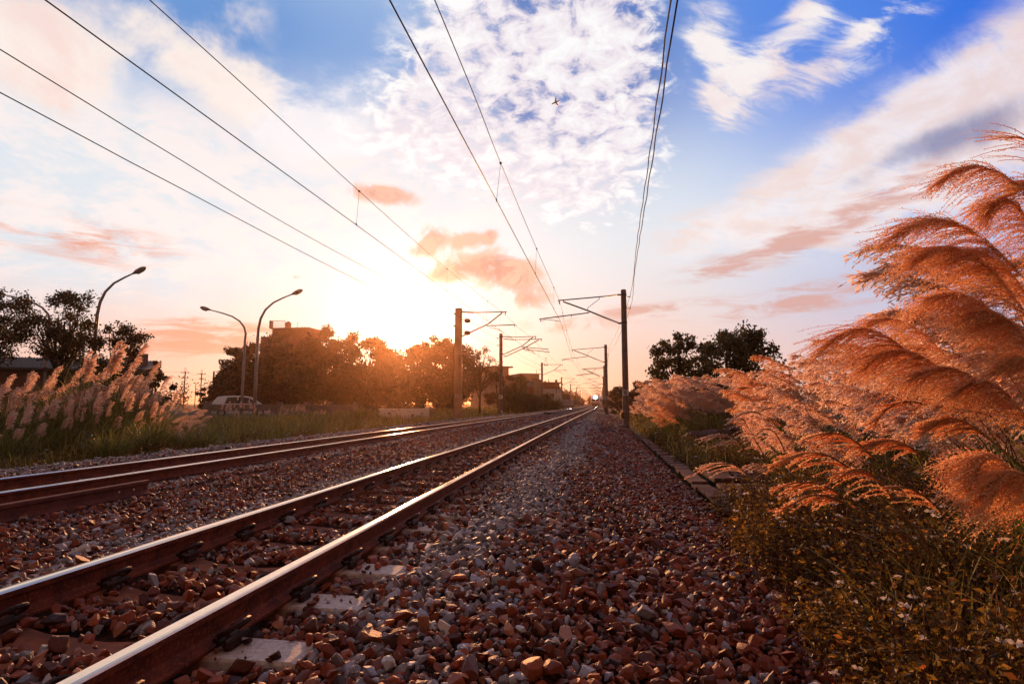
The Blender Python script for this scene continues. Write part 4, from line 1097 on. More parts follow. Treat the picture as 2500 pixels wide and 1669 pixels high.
# ---- pampas / silver grass
def axis_curve(p0, peak, tip, k=14):
    t = np.linspace(0, 1, k)[:, None]; p0, peak, tip = map(np.asarray, (p0, peak, tip))
    c = 2 * peak - .5 * (p0 + tip)
    return (1 - t) ** 2 * p0 + 2 * t * (1 - t) * c + t * t * tip
def plume(mb, ax, n, Lr, wind, rad=.0022, spk=26, spl=.011, spread=.35, droop=.35, seed=0, fine=False, k=8, fluff=.5):
    """comb of arching strands leaving the axis and sweeping down-wind; small spikelets along each"""
    rg = np.random.default_rng(seed); K = len(ax)
    T = unit(np.gradient(ax, axis=0)); L = np.linalg.norm(np.diff(ax, axis=0), axis=1).sum()
    t = np.clip(rg.beta(1.0, 1.25, n), 0, .97); idx = t * (K - 1); i0 = idx.astype(int).clip(0, K - 2); f = (idx - i0)[:, None]
    P0 = ax[i0] * (1 - f) + ax[i0 + 1] * f; D = unit(T[i0] * (1 - f) + T[i0 + 1] * f)
    out = rg.normal(size=(n, 3)) * spread; D0 = unit(D + out * .55)
    wv = unit(np.asarray(wind, float)); target = unit(wv[None] + np.array([0, 0, -1.0]) * droop * rg.uniform(.5, 1.6, (n, 1)) + out * .35)
    ll = Lr * L * (1.05 - .55 * t) * rg.uniform(.45, 1.15, n)
    pts = [P0]; d = D0
    for s in range(1, k):
        a = (s / (k - 1)) ** .8; d = unit(D0 * (1 - a) + target * a * 1.25); pts.append(pts[-1] + d * (ll / (k - 1))[:, None])
    P = np.stack(pts, 1); rr = rad * np.linspace(1.0, .45, k)[None] * rg.uniform(.8, 1.2, (n, 1)); rnd = rg.random(n)
    multi_tube(mb, P, rr, 3, 0, rnd)
    if spk:
        m_ = n * spk; wi = np.repeat(np.arange(n), spk); u = np.tile((np.arange(spk) + .3) / spk, n) + rg.uniform(-.3, .3, m_) / spk; u = u.clip(.06, .999)
        ii = u * (k - 1); j0 = ii.astype(int).clip(0, k - 2); ff = (ii - j0)[:, None]
        C = P[wi, j0] * (1 - ff) + P[wi, j0 + 1] * ff; TT = unit(P[wi, j0 + 1] - P[wi, j0])
        dirn = unit(TT + rg.normal(size=(m_, 3)) * fluff)
        A = np.cross(dirn, rg.normal(size=(m_, 3))); A = unit(A); sz = spl * rg.uniform(.6, 1.25, m_)[:, None]
        V = np.stack([C, C + dirn * sz * .5 + A * sz * .17, C + dirn * sz, C + dirn * sz * .5 - A * sz * .17], 1)
        F = (np.arange(m_) * 4)[:, None] + np.array([[0, 1, 2, 3]])
        mb.add(V.reshape(-1, 3), F, 0, np.repeat(np.clip(rnd[wi] * .6 + rg.random(m_) * .4, 0, 1), 4))
    mb.tube(ax, np.linspace(rad * 1.5, rad * .5, K), 5, 1)
def blades(mb, n, base_r, h, lean, seed, w=.012, k=7, m=0, bias=(0, 0), center=(0, 0), h_var=.5):
    rg = np.random.default_rng(seed)
    a = rg.uniform(0, 2 * PI, n); r = base_r * rg.random(n) ** .5
    P0 = np.stack([center[0] + r * np.cos(a), center[1] + r * np.sin(a), np.full(n, -.05)], 1)
    az = a + rg.normal(0, .8, n); L = h * rg.uniform(1 - h_var, 1.15, n)
    out = np.stack([np.cos(az) + bias[0], np.sin(az) + bias[1], np.zeros(n)], 1) * (lean * rg.uniform(.3, 1.4, n))[:, None]
    t = np.linspace(0, 1, k)[None, :, None]
    P = P0[:, None] + out[:, None] * L[:, None, None] * (t ** 1.9) + np.array([0, 0, 1.0]) * L[:, None, None] * (t - .42 * np.abs(out).sum(1)[:, None, None] * t ** 3)
    wd = w * np.array([.7, 1, 1, .95, .8, .5, .06][:k])[None] * rg.uniform(.6, 1.3, (n, 1))
    side = unit(np.cross(out + rg.normal(0, .3, out.shape), [0, 0, 1.0]))
    multi_ribbon(mb, P, wd, side, m, rg.random(n))
WIND = np.array([-1.0, -.18, 0.0])
def hero(root_xyz, plumes, label, seed, nb=60, bh=1.1, mat_='plume', group='silver grass plants with single plumes'):
    """one plant: its own stalks and plumes placed one by one"""
    root = thing('silver_grass', label, 'silver grass', root_xyz, group); o = np.array(root_xyz, float)
    for j, pl in enumerate(plumes):
        (bx, by), (kx, ky), (tx, ty), Y, n, kw = pl
        p0, pk, tp = at(bx, by, Y), at(kx, ky, Y - .05), at(tx, ty, Y - .12)
        ax = axis_curve(p0, pk, tp)
        mb = MB(); plume(mb, ax - o, int(n * (2.3 if n > 40 else 1.5)), kw.get('Lr', .62), kw.get('wind', WIND), kw.get('rad', .0022), kw.get('spk', 34), kw.get('spl', .012), kw.get('spread', .3), kw.get('droop', .4), seed * 17 + j, fluff=kw.get('fluff', .45))
        # the stalk rises from the plant's foot and runs into the plume
        T0 = unit(ax[0] - ax[1]); g0 = o + np.array([random.uniform(-.12, .12), random.uniform(-.12, .12), -.05])
        q = ax[0] + T0 * np.linalg.norm(ax[0] - g0) * .35; pts = smooth_line([g0, (g0 + q) / 2 + (0, 0, .12), q, ax[0]], 6)
        mb.tube(pts - o, np.linspace(.0045, .0028, len(pts)), 6, 1)
        mb.obj('plume', [M[mat_], M['stalk']], root)
    mb = MB(); blades(mb, nb, .16, bh, .5, seed, .012, bias=(-.25, 0)); mb.obj('leaf_tuft', M['grass_long'], root)
f = lambda x, y: (x * 1.0643, y * 1.0643)
combd = dict(Lr=.66, rad=.0034, spk=60, spl=.0125, spread=.13, droop=.42, fluff=.4)
combp = dict(combd, rad=.0022)
fl = dict(Lr=.55, rad=.0010, spk=42, spl=.0115, spread=.32, droop=.5, fluff=.7)
big = dict(Lr=.62, rad=.0009, spk=42, spl=.0105, spread=.42, droop=.42, fluff=.85)
gz = -.42
hero((1.42, 3.05, gz), [((2100, 1168), (2010, 1108), (1930, 1122), 2.75, 17, combd), ((2136, 1122), (2060, 1062), (1985, 1066), 3.0, 15, combd)], 'silver grass with two comb-like orange plumes low in front of the weeds, the upper pair', 1, 40, .8)
hero((1.5, 2.75, gz), [((2052, 1208), (1975, 1176), (1905, 1192), 2.7, 13, combd), ((2062, 1230), (1995, 1208), (1928, 1236), 2.6, 13, combd)], 'silver grass with two comb-like orange plumes low in front of the weeds, the lower pair', 2, 40, .7)
hero((1.6, 2.9, gz), [((2180, 1220), (2118, 1150), (2060, 1160), 2.65, 15, combd), ((2305, 1258), (2240, 1200), (2178, 1190), 2.6, 9, dict(combd, droop=.1))], 'silver grass with one arched and one thin spent plume above the white flowers', 3, 50, .8)
hero((1.95, 3.4, gz), [((2250, 1112), (2180, 1074), (2115, 1094), 3.1, 34, dict(combd, spread=.2, fluff=.6)), ((2250, 985), (2190, 985), (2140, 1030), 3.2, 16, combd)], 'silver grass with a fluffy golden plume in the middle of the right foreground', 4, 60, 1.0)
hero((1.75, 2.3, gz), [((2560, 1300), (2440, 1120), (2385, 1165), 2.35, 110, dict(fl, Lr=.7, droop=.75)), ((2580, 1230), (2480, 1150), (2420, 1210), 2.3, 80, dict(fl, Lr=.75, droop=.8))], 'silver grass with a dense drooping orange plume at the lower right edge', 5, 60, .9)
pinkc = dict(combd, rad=.0024)
hero((1.98, 6.6, gz), [(f(1716, 1092), f(1665, 1062), f(1600, 1086), 6.1, 14, dict(pinkc, rad=.0045, spl=.02, spk=30)), (f(1800, 1092), f(1756, 1064), f(1712, 1072), 6.2, 14, dict(pinkc, rad=.0045, spl=.02, spk=30))], 'silver grass with two small pink plumes hanging over the concrete slabs', 6, 30, .6, 'plume_pink')
hero((2.5, 7.6, gz), [(f(1708, 1032), f(1670, 998), f(1622, 1004), 7.2, 14, dict(pinkc, rad=.005, spl=.022, spk=28)), (f(1756, 1050), f(1722, 990), f(1706, 960), 7.3, 14, dict(pinkc, rad=.005, spl=.022, spk=28)), (f(1800, 1035), f(1768, 985), f(1735, 1000), 7.3, 12, dict(pinkc, rad=.005, spl=.022, spk=28)), (f(1745, 950), f(1712, 945), f(1680, 968), 7.4, 14, dict(pinkc, rad=.005, spl=.022, spk=28)), (f(1822, 955), f(1780, 935), f(1735, 945), 7.5, 14, dict(pinkc, rad=.005, spl=.022, spk=28))], 'silver grass with several small pink plumes in front of the wrapped bundle', 7, 50, .8, 'plume_pink')
# towering plumes at the right edge
hero((2.35, 3.0, gz), [(f(2385, 470), f(2262, 385), f(2160, 415), 2.75, 74, dict(big, Lr=.62, droop=.7)), (f(2420, 640), f(2330, 470), f(2262, 500), 2.85, 130, dict(big, Lr=.6, droop=.8))], 'towering silver grass at the right edge with the topmost arching plume', 8, 70, 1.7)
hero((2.15, 2.9, gz), [(f(2350, 640), f(2190, 512), f(2055, 545), 2.75, 120, dict(big, Lr=.6, droop=.6)), (f(2360, 730), f(2220, 580), f(2100, 600), 2.8, 130, dict(big, Lr=.6, droop=.55)), (f(2400, 760), f(2290, 600), f(2180, 590), 2.9, 120, dict(big, Lr=.6, droop=.55))], 'towering silver grass with the longest plume sweeping left against the sky', 9, 80, 1.6)
hero((2.3, 3.1, gz), [(f(2360, 830), f(2240, 690), f(2130, 690), 2.95, 120, dict(big, Lr=.55, droop=.5)), (f(2420, 900), f(2320, 740), f(2220, 730), 2.9, 120, dict(big, Lr=.55, droop=.5)), (f(2290, 820), f(2190, 700), f(2105, 725), 3.1, 80, dict(big, Lr=.55, droop=.5))], 'silver grass with massed copper plumes below the towering ones', 10, 80, 1.3)
hero((2.2, 3.5, gz), [(f(2150, 885), f(2010, 760), f(1890, 800), 3.3, 96, dict(big, Lr=.62, droop=.75, rad=.0016)), (f(2200, 860), f(2090, 745), f(1990, 745), 3.5, 80, dict(big, Lr=.55, droop=.5)), (f(2240, 950), f(2110, 815), f(1990, 835), 3.3, 96, dict(big, Lr=.6, droop=.7, rad=.0016))], 'silver grass with broad orange plumes drooping left at mid height', 11, 80, 1.2)
hero((2.35, 3.3, gz), [(f(2330, 950), f(2200, 850), f(2090, 870), 3.1, 90, dict(big, Lr=.6, droop=.65, rad=.0016)), (f(2380, 1000), f(2280, 880), f(2190, 905), 3.0, 96, dict(big, Lr=.58, droop=.6)), (f(2260, 1000), f(2190, 960), f(2130, 985), 3.1, 46, dict(combd, spread=.2)), (f(2420, 940), f(2360, 830), f(2290, 850), 2.9, 90, dict(big, Lr=.55))], 'silver grass whose plumes hang just above the foreground weeds at the right', 12, 80, 1.1)
hero((2.9, 3.0, gz), [(f(2440, 430), f(2370, 330), f(2305, 322), 2.9, 16, dict(big, Lr=.8, droop=.15, rad=.002)), (f(2460, 560), f(2400, 430), f(2330, 440), 2.9, 90, dict(big, Lr=.55))], 'silver grass barely entering the photo at its upper right edge', 13, 60, 1.8)

# clumps built once, then copied
def clump_proto(seed, n, hgt, kind, mat_, wind, lean, bl=90, bh=1.3, Lp=.5, nr=52):
    rg = random.Random(seed); root = thing('pampas_clump', 'x', 'pampas grass', (0, 0, -50))
    wv = unit(wind)
    for j in range(n):
        a = rg.uniform(0, 2 * PI); r = rg.uniform(0, .25); h = hgt * rg.uniform(.5, 1.05)
        g0 = np.array([r * math.cos(a), r * math.sin(a), 0.0]); sway = np.array([math.cos(a), math.sin(a), 0]) * rg.uniform(.05, .32) * h + wv * lean * h * rg.uniform(.5, 1.2)
        p0 = g0 + sway * .62 + np.array([0, 0, h * .8]); L = Lp * rg.uniform(.75, 1.15)
        up = unit(np.array([0, 0, 1.0]) * (1.5 if kind == 'up' else .7) + wv * (.25 if kind == 'up' else 1.0) + sway * .3)
        pk = p0 + up * L * .55; tp = p0 + up * L * .75 + (wv * .45 + np.array([0, 0, .25 if kind == 'up' else -.05])) * L * .45
        ax = axis_curve(p0, pk, tp, 9); mb = MB()
        plume(mb, ax, nr, .42 if kind == 'up' else .55, wv * (.9 if kind == 'up' else 1) + np.array([0, 0, .35 if kind == 'up' else 0]), .0034, 11, .045, .3 if kind == 'up' else .26, .35 if kind == 'up' else .55, seed * 31 + j, k=6, fluff=.5)
        pts = smooth_line([g0, g0 * .5 + p0 * .5 - sway * .2, p0], 4); mb.tube(pts, .005, 4, 1)
        mb.obj('plume', [M[mat_], M['stalk']], root)
    mb = MB(); blades(mb, bl, .3, bh, .55, seed, .02, bias=(wv[0] * .3, 0)); mb.obj('leaf_tuft', M['grass_long'], root)
    return root
WR = np.array([-1.0, -.15, 0]); WL = np.array([.9, .0, 0])
PR = [clump_proto(300 + k, 11, 2.15, 'bend', 'plume' if k < 1 else 'plume_pink', WR, .16, Lp=.72) for k in range(5)]
PLs = [clump_proto(340 + k, 9, 2.3, 'up' if k not in (2, 4) else 'bend', 'plume_pink', WL, (.0, .05, .1, .2, .3)[k], bl=260, bh=2.1, Lp=.6) for k in range(5)]
SMALL = [clump_proto(380 + k, 6, 1.5, 'up', 'plume_pink', WL, .12, bl=50, bh=.9, Lp=.42) for k in range(2)]
index_kids()
rg = random.Random(99)
spots = [(2.75, 22.5, 1.0), (2.55, 20, 0.92), (3.3, 21, 1.0), (4.2, 19, 1.02), (4.8, 15.5, 1.02), (3.7, 12, 1.0), (4.6, 12.5, 1.04), (5.4, 13, 1.05), (3.5, 9.6, 0.9), (4.3, 9.9, 1.0), (5.1, 10.3, 1.06), (6, 10.8, 1.1), (3.6, 7.6, 0.82), (4.4, 7.8, 0.95), (5.2, 8.0, 1.1), (6.0, 8.2, 1.15), (3.3, 5.9, 0.85), (4.1, 5.8, 1.0), (4.9, 6.0, 1.15), (3.0, 4.7, 0.9), (3.7, 4.5, 1.15), (3.1, 3.9, 1.05), (2.7, 6.8, 0.62), (2.6, 8.4, 0.6), (2.3, 18.2, 0.66), (2.5, 24.5, 0.85), (2.7, 19.0, 0.85), (3.5, 19.4, 1.0), (4.5, 19.6, 1.0), (4.0, 20.6, 1.08), (5.2, 18.9, 1.05), (3.0, 20.9, 0.95), (2.5, 22.0, 0.85), (3.4, 24, 1.1), (3.6, 12.6, 0.8), (4.1, 14.2, 0.85), (4.6, 16.4, 0.95), (3.0, 10.2, 0.62)]
spots.sort(key=lambda s: s[1])
for k, (x, y, s) in enumerate(spots):
    src = PR[rg.randrange(5)]
    clone(src, (x, y, -.45), rg.uniform(-.5, .5), s * rg.uniform(1.0, 1.16), 'feathery pampas clump in the right-hand bank, %s nearest the camera behind the edge plumes' % ORD[k], 'pampas clumps in the right-hand bank')
for k, (x, y, s) in enumerate([(3.0, 27, .7), (2.9, 33, .6), (2.7, 38, .65), (2.9, 45, .6), (1.9, 40, .45)]):
    clone(PR[2 + k % 3], (x, y, -.45), rg.uniform(-.5, .5), s, 'small bright reed tuft near the big banded pole, %s counting from the right' % ORD[k], 'small reed tufts by the big pole')
lsp = []
for px, Y, zt in [(8, 9.8, 1.0), (60, 10.4, 1.1), (120, 11.2, 1.2), (180, 11.8, 1.35), (240, 12.4, 1.5), (300, 13.0, 1.35), (350, 13.6, 1.15), (400, 14.0, .95), (440, 14.4, .8), (475, 15.0, .55),
                  (-10, 11.4, 1.65), (40, 12.0, 1.7), (90, 12.6, 1.75), (145, 13.2, 2.0), (200, 13.6, 2.2), (250, 14.0, 2.45), (300, 14.6, 2.1), (345, 15.0, 1.8), (385, 15.6, 1.5), (425, 16.0, 1.2), (455, 16.6, 1.0),
                  (20, 14.0, 1.9), (110, 14.8, 2.0), (225, 15.6, 2.5), (270, 15.8, 2.3), (330, 17.0, 1.8), (400, 18.0, 1.3)]:
    v = at(px, 1000, Y); lsp.append((float(v[0]), float(v[1]), zt / 2.0))
lsp.sort(key=lambda s: s[0] / s[1])
for k, (x, y, s) in enumerate(lsp):
    right = x / y > -.86
    src = PLs[3 + k % 2] if right else PLs[k % 3]
    clone(src, (x, y, -.5), rg.uniform(-.4, .4), s, 'rose-coloured pampas clump in the left-hand bed, %s counted from the left edge' % ORD[k], 'pampas clumps in the left-hand bed')
for k, (px, Y, s) in enumerate([(548, 30, .85), (575, 29, .8), (600, 31, .95), (625, 31, .8), (650, 32, .6), (690, 33, .7), (720, 33, .75), (745, 34.2, .6), (780, 34, .55)]):
    v = at(px, 1000, Y); clone(SMALL[k % 2], (float(v[0]), float(v[1]), -.35), rg.uniform(-1, 1), s, 'short reed tuft before the concrete fence, %s counted from the left' % ORD[k], 'reed tufts before the concrete fence')
for p in PR + PLs + SMALL:     # the sources themselves are not part of the place
    for ch in KIDS.get(p.name, []): bpy.data.objects.remove(ch)
    bpy.data.objects.remove(p)
# round tuft of fine grass on the verge
v = at(886, 1000, 33); root = thing('grass_tuft', 'big round tuft of fine glowing grass beside the low white wall', 'grass tuft', (float(v[0]), float(v[1]), -.4))
mb = MB(); blades(mb, 1500, .35, 1.45, .75, 91, .012); mb.obj('leaf_tuft', M['grass'], root)

for k, (x, y, h, lab) in enumerate([(-10.6, 12.4, 1.25, 'tall green grass tuft at the front of the left pampas bed, in its middle'), (-10.3, 11.0, .95, 'green grass tuft at the front of the left pampas bed, near the photo edge'), (-10.2, 13.6, .9, 'green grass tuft at the front of the left pampas bed, toward its right end'), (-11.2, 21.5, .8, 'yellow-green grass tuft on the verge below the concrete fence, nearer one'), (-11.5, 26, .85, 'yellow-green grass tuft on the verge below the concrete fence, farther one')]):
    root = thing('grass_tuft', lab, 'grass tuft', (x, y, -.42), 'green grass tufts on the left verge'); mb = MB(); blades(mb, 420, .3, h, .6, 120 + k, .013); mb.obj('leaf_tuft', M['grass_long'], root)
# ---- ground cover (nobody could count it)
def cover_pts(n, x0, x1, y0, y1, dens=None):
    X = RNG.uniform(x0, x1, n); Y = RNG.uniform(y0, y1, n)
    return X + curve(Y), Y
def field_blades(mb, X, Y, Z, h, w, seed, lean=.5, k=4):
    rg = np.random.default_rng(seed); n = len(X)
    az = rg.uniform(0, 2 * PI, n); L = h * rg.uniform(.45, 1.2, n)
    out = np.stack([np.cos(az), np.sin(az), 0 * az], 1) * (lean * rg.uniform(.2, 1.3, n))[:, None]
    t = np.linspace(0, 1, k)[None, :, None]; P0 = np.stack([X, Y, Z - .03], 1)
    P = P0[:, None] + out[:, None] * L[:, None, None] * t ** 1.8 + np.array([0, 0, 1.0]) * L[:, None, None] * (t - .3 * t ** 3)
    wd = w * np.array([.8, 1, .7, .08])[None] * np.ones((n, 1)) if np.isscalar(w) else w[:, None] * np.array([.8, 1, .7, .08])[None]
    multi_ribbon(mb, P, wd, unit(np.cross(out, [0, 0, 1.0])), 0, rg.random(n))
RNG = np.random.default_rng(500)
mb = MB()
for (n, x0, x1, y0, y1, h, w) in ((38000, -22, -9.3, 7.5, 24, .72, .013), (28000, -20, -9.4, 22, 45, .62, .02), (14000, -26, -9.6, 44, 90, .6, .04), (9000, -22, -9.6, 88, 200, .8, .07)):
    X, Y = cover_pts(n, x0, x1, y0, y1); e = (X - curve(Y) + 9.4) / -1.6; hh = h * np.clip(.35 + e * .8, .3, 1.0) * (.55 + .5 * np.sin(X * 2.1 + Y * .8) ** 2 + .7 * np.sin(X * 1.1 - Y * .53 + 1) ** 8)
    field_blades(mb, X, Y, zsurf(X, Y), hh, w, n, .55)
tag(mb.obj('verge_grass', M['grass']), 'wild green grass covering the left-hand verge', 'grass', kind='stuff')
def weeds(mb, X, Y, Z, h, nl, ls, seed, stem=True, fl_p=.0, lean=.3):
    rg = np.random.default_rng(seed); n = len(X); az = rg.uniform(0, 2 * PI, n); L = h * rg.uniform(.5, 1.15, n)
    out = np.stack([np.cos(az), np.sin(az), 0 * az], 1) * (lean * rg.uniform(0, 1.4, n))[:, None]
    t = np.linspace(0, 1, 4)[None, :, None]
    P = np.stack([X, Y, Z - .02], 1)[:, None] + out[:, None] * L[:, None, None] * t ** 1.5 + np.array([0, 0, 1.0]) * L[:, None, None] * t
    if stem: multi_tube(mb, P, np.full((n, 4), ls * .07) * np.linspace(1, .5, 4)[None], 3, 1)
    wi = np.repeat(np.arange(n), nl); u = rg.uniform(.12, 1, n * nl) ** .5; ii = u * 3; j0 = ii.astype(int).clip(0, 2); ff = (ii - j0)[:, None]
    C = P[wi, j0] * (1 - ff) + P[wi, j0 + 1] * ff + rg.normal(0, ls * .7, (n * nl, 3))
    T = rg.normal(size=(n * nl, 3)); T[:, 2] = T[:, 2] * .5 + .1
    leaves(mb, C, ls * rg.uniform(.5, 1.4, n * nl), 0, aspect=.5, T=T, rnd=np.clip(np.repeat(rg.random(n), nl) * .5 + rg.random(n * nl) * .5 + (rg.random(n * nl) < .05) * .3, 0, 1))
    if fl_p > 0:
        s = np.where(rg.random(n) < fl_p)[0]; Cf = P[s, -1] + [0, 0, ls * .5]
        for q in range(5):
            a = q * 2 * PI / 5 + rg.uniform(0, 1, len(s)); d = np.stack([np.cos(a), np.sin(a), rg.uniform(-.25, .35, len(s))], 1)
            leaves(mb, Cf, ls * .8, 2, aspect=.7, T=d)
        leaves(mb, Cf + [0, 0, ls * .05], ls * .36, 3, aspect=1.0)
def edge(Y): return .98 + np.clip((Y - 3.2) * .1, 0, .24) + .14 * np.sin(Y * 2.3) + .1 * np.sin(Y * 5.1 + 1) + np.where(Y > 6.5, np.clip((Y - 6.5) * .3, 0, .55), 0) + np.where((Y > 7.9) & (Y < 11.2), 1.0, 0)
WM = [M['weed_leaf'], M['weed_stem'], M['petal'], M['petal_eye']]
mb = MB()
for (n, x0, x1, y0, y1, h, nl, ls, fp, sd) in ((3000, .85, 3.0, 1.15, 3.4, .66, 18, .030, .07, 1), (3400, .9, 4.2, 3.2, 6.2, .74, 16, .036, .06, 2), (4200, 1.2, 5.5, 5.8, 12, .62, 13, .042, .05, 3), (3600, 1.5, 8, 11.5, 26, .5, 10, .055, .05, 4), (2000, 1.6, 8, 25, 60, .5, 8, .09, .03, 5)):
    RNG = np.random.default_rng(600 + sd); X, Y = cover_pts(n, x0, x1, y0, y1); x = X - curve(Y)
    k = x > edge(Y) + RNG.normal(0, .06, n); X, Y, x = X[k], Y[k], x[k]
    tall = np.clip((x - edge(Y)) * 1.5 + .45, .35, 1.0) * (.75 + .4 * np.sin(X * 3.1 + Y * 1.7) ** 2)
    weeds(mb, X, Y, zsurf(X, Y), h * tall, nl, ls, sd, fl_p=fp)
tag(mb.obj('weeds', WM), 'tangle of small weeds with white daisy flowers on the right bank', 'weeds', kind='stuff')
mb = MB()
for (n, x0, x1, y0, y1, h, nl, ls, fp, sd) in ((2200, -14, -9.35, 8, 20, .4, 12, .04, .04, 11), (2600, -20, -9.4, 19, 45, .4, 9, .06, .03, 12), (1800, -26, -9.6, 44, 100, .5, 8, .1, .02, 13)):
    RNG = np.random.default_rng(600 + sd); X, Y = cover_pts(n, x0, x1, y0, y1)
    weeds(mb, X, Y, zsurf(X, Y), h * (.6 + .5 * np.sin(X * 2 + Y) ** 2), nl, ls, sd, fl_p=fp)
tag(mb.obj('verge_weeds', WM), 'low leafy weeds with specks of white flowers along the left verge', 'weeds', kind='stuff')
mb = MB(); RNG = np.random.default_rng(900)
for (n, x0, x1, y0, y1, h, w) in ((160, 1.6, 3.6, 1.6, 5, .6, .006), (1500, 1.9, 6, 4.5, 12, .7, .010), (6000, 1.8, 8, 11, 30, .7, .02), (5000, 1.7, 10, 29, 90, .6, .04)):
    X, Y = cover_pts(n, x0, x1, y0, y1); k = (X - curve(Y)) > edge(Y) + .1; X, Y = X[k], Y[k]
    field_blades(mb, X, Y, zsurf(X, Y), h * np.ones(len(X)), w, n, .8)
tag(mb.obj('bank_grass', M['grass']), 'thin arching grass blades through the right-hand bank', 'grass', kind='stuff')
# ================================================================== sky, sun, air
sx, sy, sz = SUN_DIR
SUN_EL = math.asin(sz); SUN_AZ = math.atan2(sx, sy)      # azimuth from +Y towards +X
world = bpy.data.worlds.new('World'); SC.world = world; world.use_nodes = True
t = world.node_tree; bg = t.nodes['Background']
tc = t.nodes.new('ShaderNodeTexCoord'); D = N(t, tc.outputs['Generated'])
nrm = t.nodes.new('ShaderNodeVectorMath'); nrm.operation = 'NORMALIZE'; t.links.new(D.s, nrm.inputs[0]); D = N(t, nrm.outputs[0])
X, Y, Z = sep(t, D)
c = X * sx + Y * sy + Z * sz
th = c.f('MINIMUM', 1.0).f('MAXIMUM', -1.0).f('ARCCOSINE') * (180 / PI)      # angle from the sun, degrees
az = X.f('ARCTAN2', Y) * (180 / PI); el = Z.f('MINIMUM', 1.0).f('MAXIMUM', -1.0).f('ARCSINE') * (180 / PI)
def azel(px, py):
    v = ray(px * 1.0643, py * 1.0643); return math.degrees(math.atan2(v[0], v[1])), math.degrees(math.asin(v[2]))
def blob(px, py, w, h, rot=0.0, amp=1.0):
    """a soft patch of sky centred on a bearing; w, h in degrees; rot tilts it"""
    a0, e0 = azel(px, py); u = (az - a0); v = (el - e0); cr, sr = math.cos(math.radians(rot)), math.sin(math.radians(rot))
    p = (u * cr + v * sr) * (1.0 / w); q = (v * cr - u * sr) * (1.0 / h)
    return ((p * p + q * q) * -1.0).exp() * amp
def add(*l):
    r = l[0]
    for q in l[1:]: r = r + q
    return r
def cover(mask, n, gain=1.0, lo=.4, hi=.9):
    """density of a cloud bank: soft mask torn up by noise"""
    m = mask.f('MINIMUM', 1.3)
    return (m + (n - .5) * (3.2 * gain) * (m * 1.6).f('MINIMUM', 1.0)).step(lo, hi)
clear = ramp(t, th * (1 / 100.0), [(0, (1.25, 1.2, 1.15)), (.09, (1.0, .98, .96)), (.17, lin((242, 243, 246))), (.29, lin((212, 228, 242))), (.37, lin((150, 186, 232))), (.46, lin((84, 142, 224))), (.56, lin((18, 98, 212))), (.72, (.21, .17, .19)), (1, (.26, .145, .10))])  # last stops: unseen sky behind, colour made up to warm the ambient light
hz = ((el * (1 / 9.8)) * (el * (1 / 9.8)) * -1.0).exp()
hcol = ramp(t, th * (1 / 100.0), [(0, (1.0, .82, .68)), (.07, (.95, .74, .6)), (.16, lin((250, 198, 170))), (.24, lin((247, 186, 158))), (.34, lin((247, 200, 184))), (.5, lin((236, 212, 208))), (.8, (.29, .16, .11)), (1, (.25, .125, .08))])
pale = ((el - 18) * (1 / 13.0)); pale = (pale * pale * -1.0).exp() * .8 * (1.0 - th.step(52, 80))
col = mixc(t, pale, clear, lin((232, 238, 242)))
col = mixc(t, hz * .95, col, hcol)
# deeper blue in places
col = mixc(t, blob(2330, 20, 17, 14, 0, .95), col, lin((0, 104, 224)))
col = mixc(t, blob(1750, 60, 12, 8, 0, .7), col, lin((50, 122, 226)))
col = mixc(t, blob(520, 50, 22, 7.5, 0, .95), col, lin((84, 140, 208)))
col = mixc(t, add(blob(860, 100, 8, 6, 0, .6), blob(640, 250, 6, 4, 0, .3)), col, lin((120, 162, 220)))
col = mixc(t, add(blob(1240, 50, 10, 8, 0, .8), blob(1400, 120, 8, 9, 0, .8), blob(1250, 250, 7, 4, 0, .45)).f('MINIMUM', .85), col, lin((66, 108, 186)))
# clouds live on a flat layer overhead
inv = (Z.f('MAXIMUM', 0.0) + .22).f('POWER', -1.0)
cu, cv = X * inv, Y * inv
layer = comb(t, cu, cv, 0.0); layer2 = comb(t, cu + 7.3, cv - 2.1, 1.7)
ndir = comb(t, X, Y, Z)
n_big = noise(t, layer, 2.6, 4, .62, .35); n_mid = noise(t, layer2, 5.0, 6, .66, .3)
n_soft = noise(t, ndir, 7.0, 6, .6, .25)
n_puff = noise(t, layer, 17, 5, .62, .5)
wisp = noise(t, comb(t, (cu + cv * .5) * 1.0, (cv - cu * .5) * 2.6, 4.0), 3.2, 6, .68, .6)
streak = noise(t, comb(t, az * .05, el * .26, 0.0), 3.4, 6, .66, .6)
cream = lin((255, 240, 230))
veil = add(blob(560, 380, 22, 8, 0, .8), blob(300, 540, 18, 7, 0, .8), blob(100, 380, 14, 7, 0, .8), blob(1000, 420, 12, 6, 0, .7))
col = mixc(t, cover(veil, n_soft, .6, .1, 1.2) * .85, col, mixc(t, n_mid.step(.40, .60), lin((253, 240, 236)), lin((222, 230, 238))))
# soft cream clouds, upper left
mA = add(blob(150, 150, 6.0, 4.2, 0, 1.0), blob(440, 140, 7, 2.6, -14, .9), blob(580, 225, 4, 4, -40, .8), blob(40, 60, 4, 2.4, 0, .9), blob(560, 15, 3, 2.2, 0, .7), blob(330, 30, 3, 1.6, 0, .5))
dA = cover(mA, n_soft * .6 + n_mid * .4, 1.3, .2, 1.1)
col = mixc(t, dA * .93, col, mixc(t, n_soft.step(.46, .66), cream, lin((250, 222, 212))))
mA2 = add(blob(730, 290, 8, 5, -10, .7), blob(910, 110, 4, 5, 0, .6), blob(690, 330, 5, 2.4, 0, .6))
col = mixc(t, cover(mA2, n_mid, .9, .3, 1.1) * .8, col, lin((253, 246, 246)))
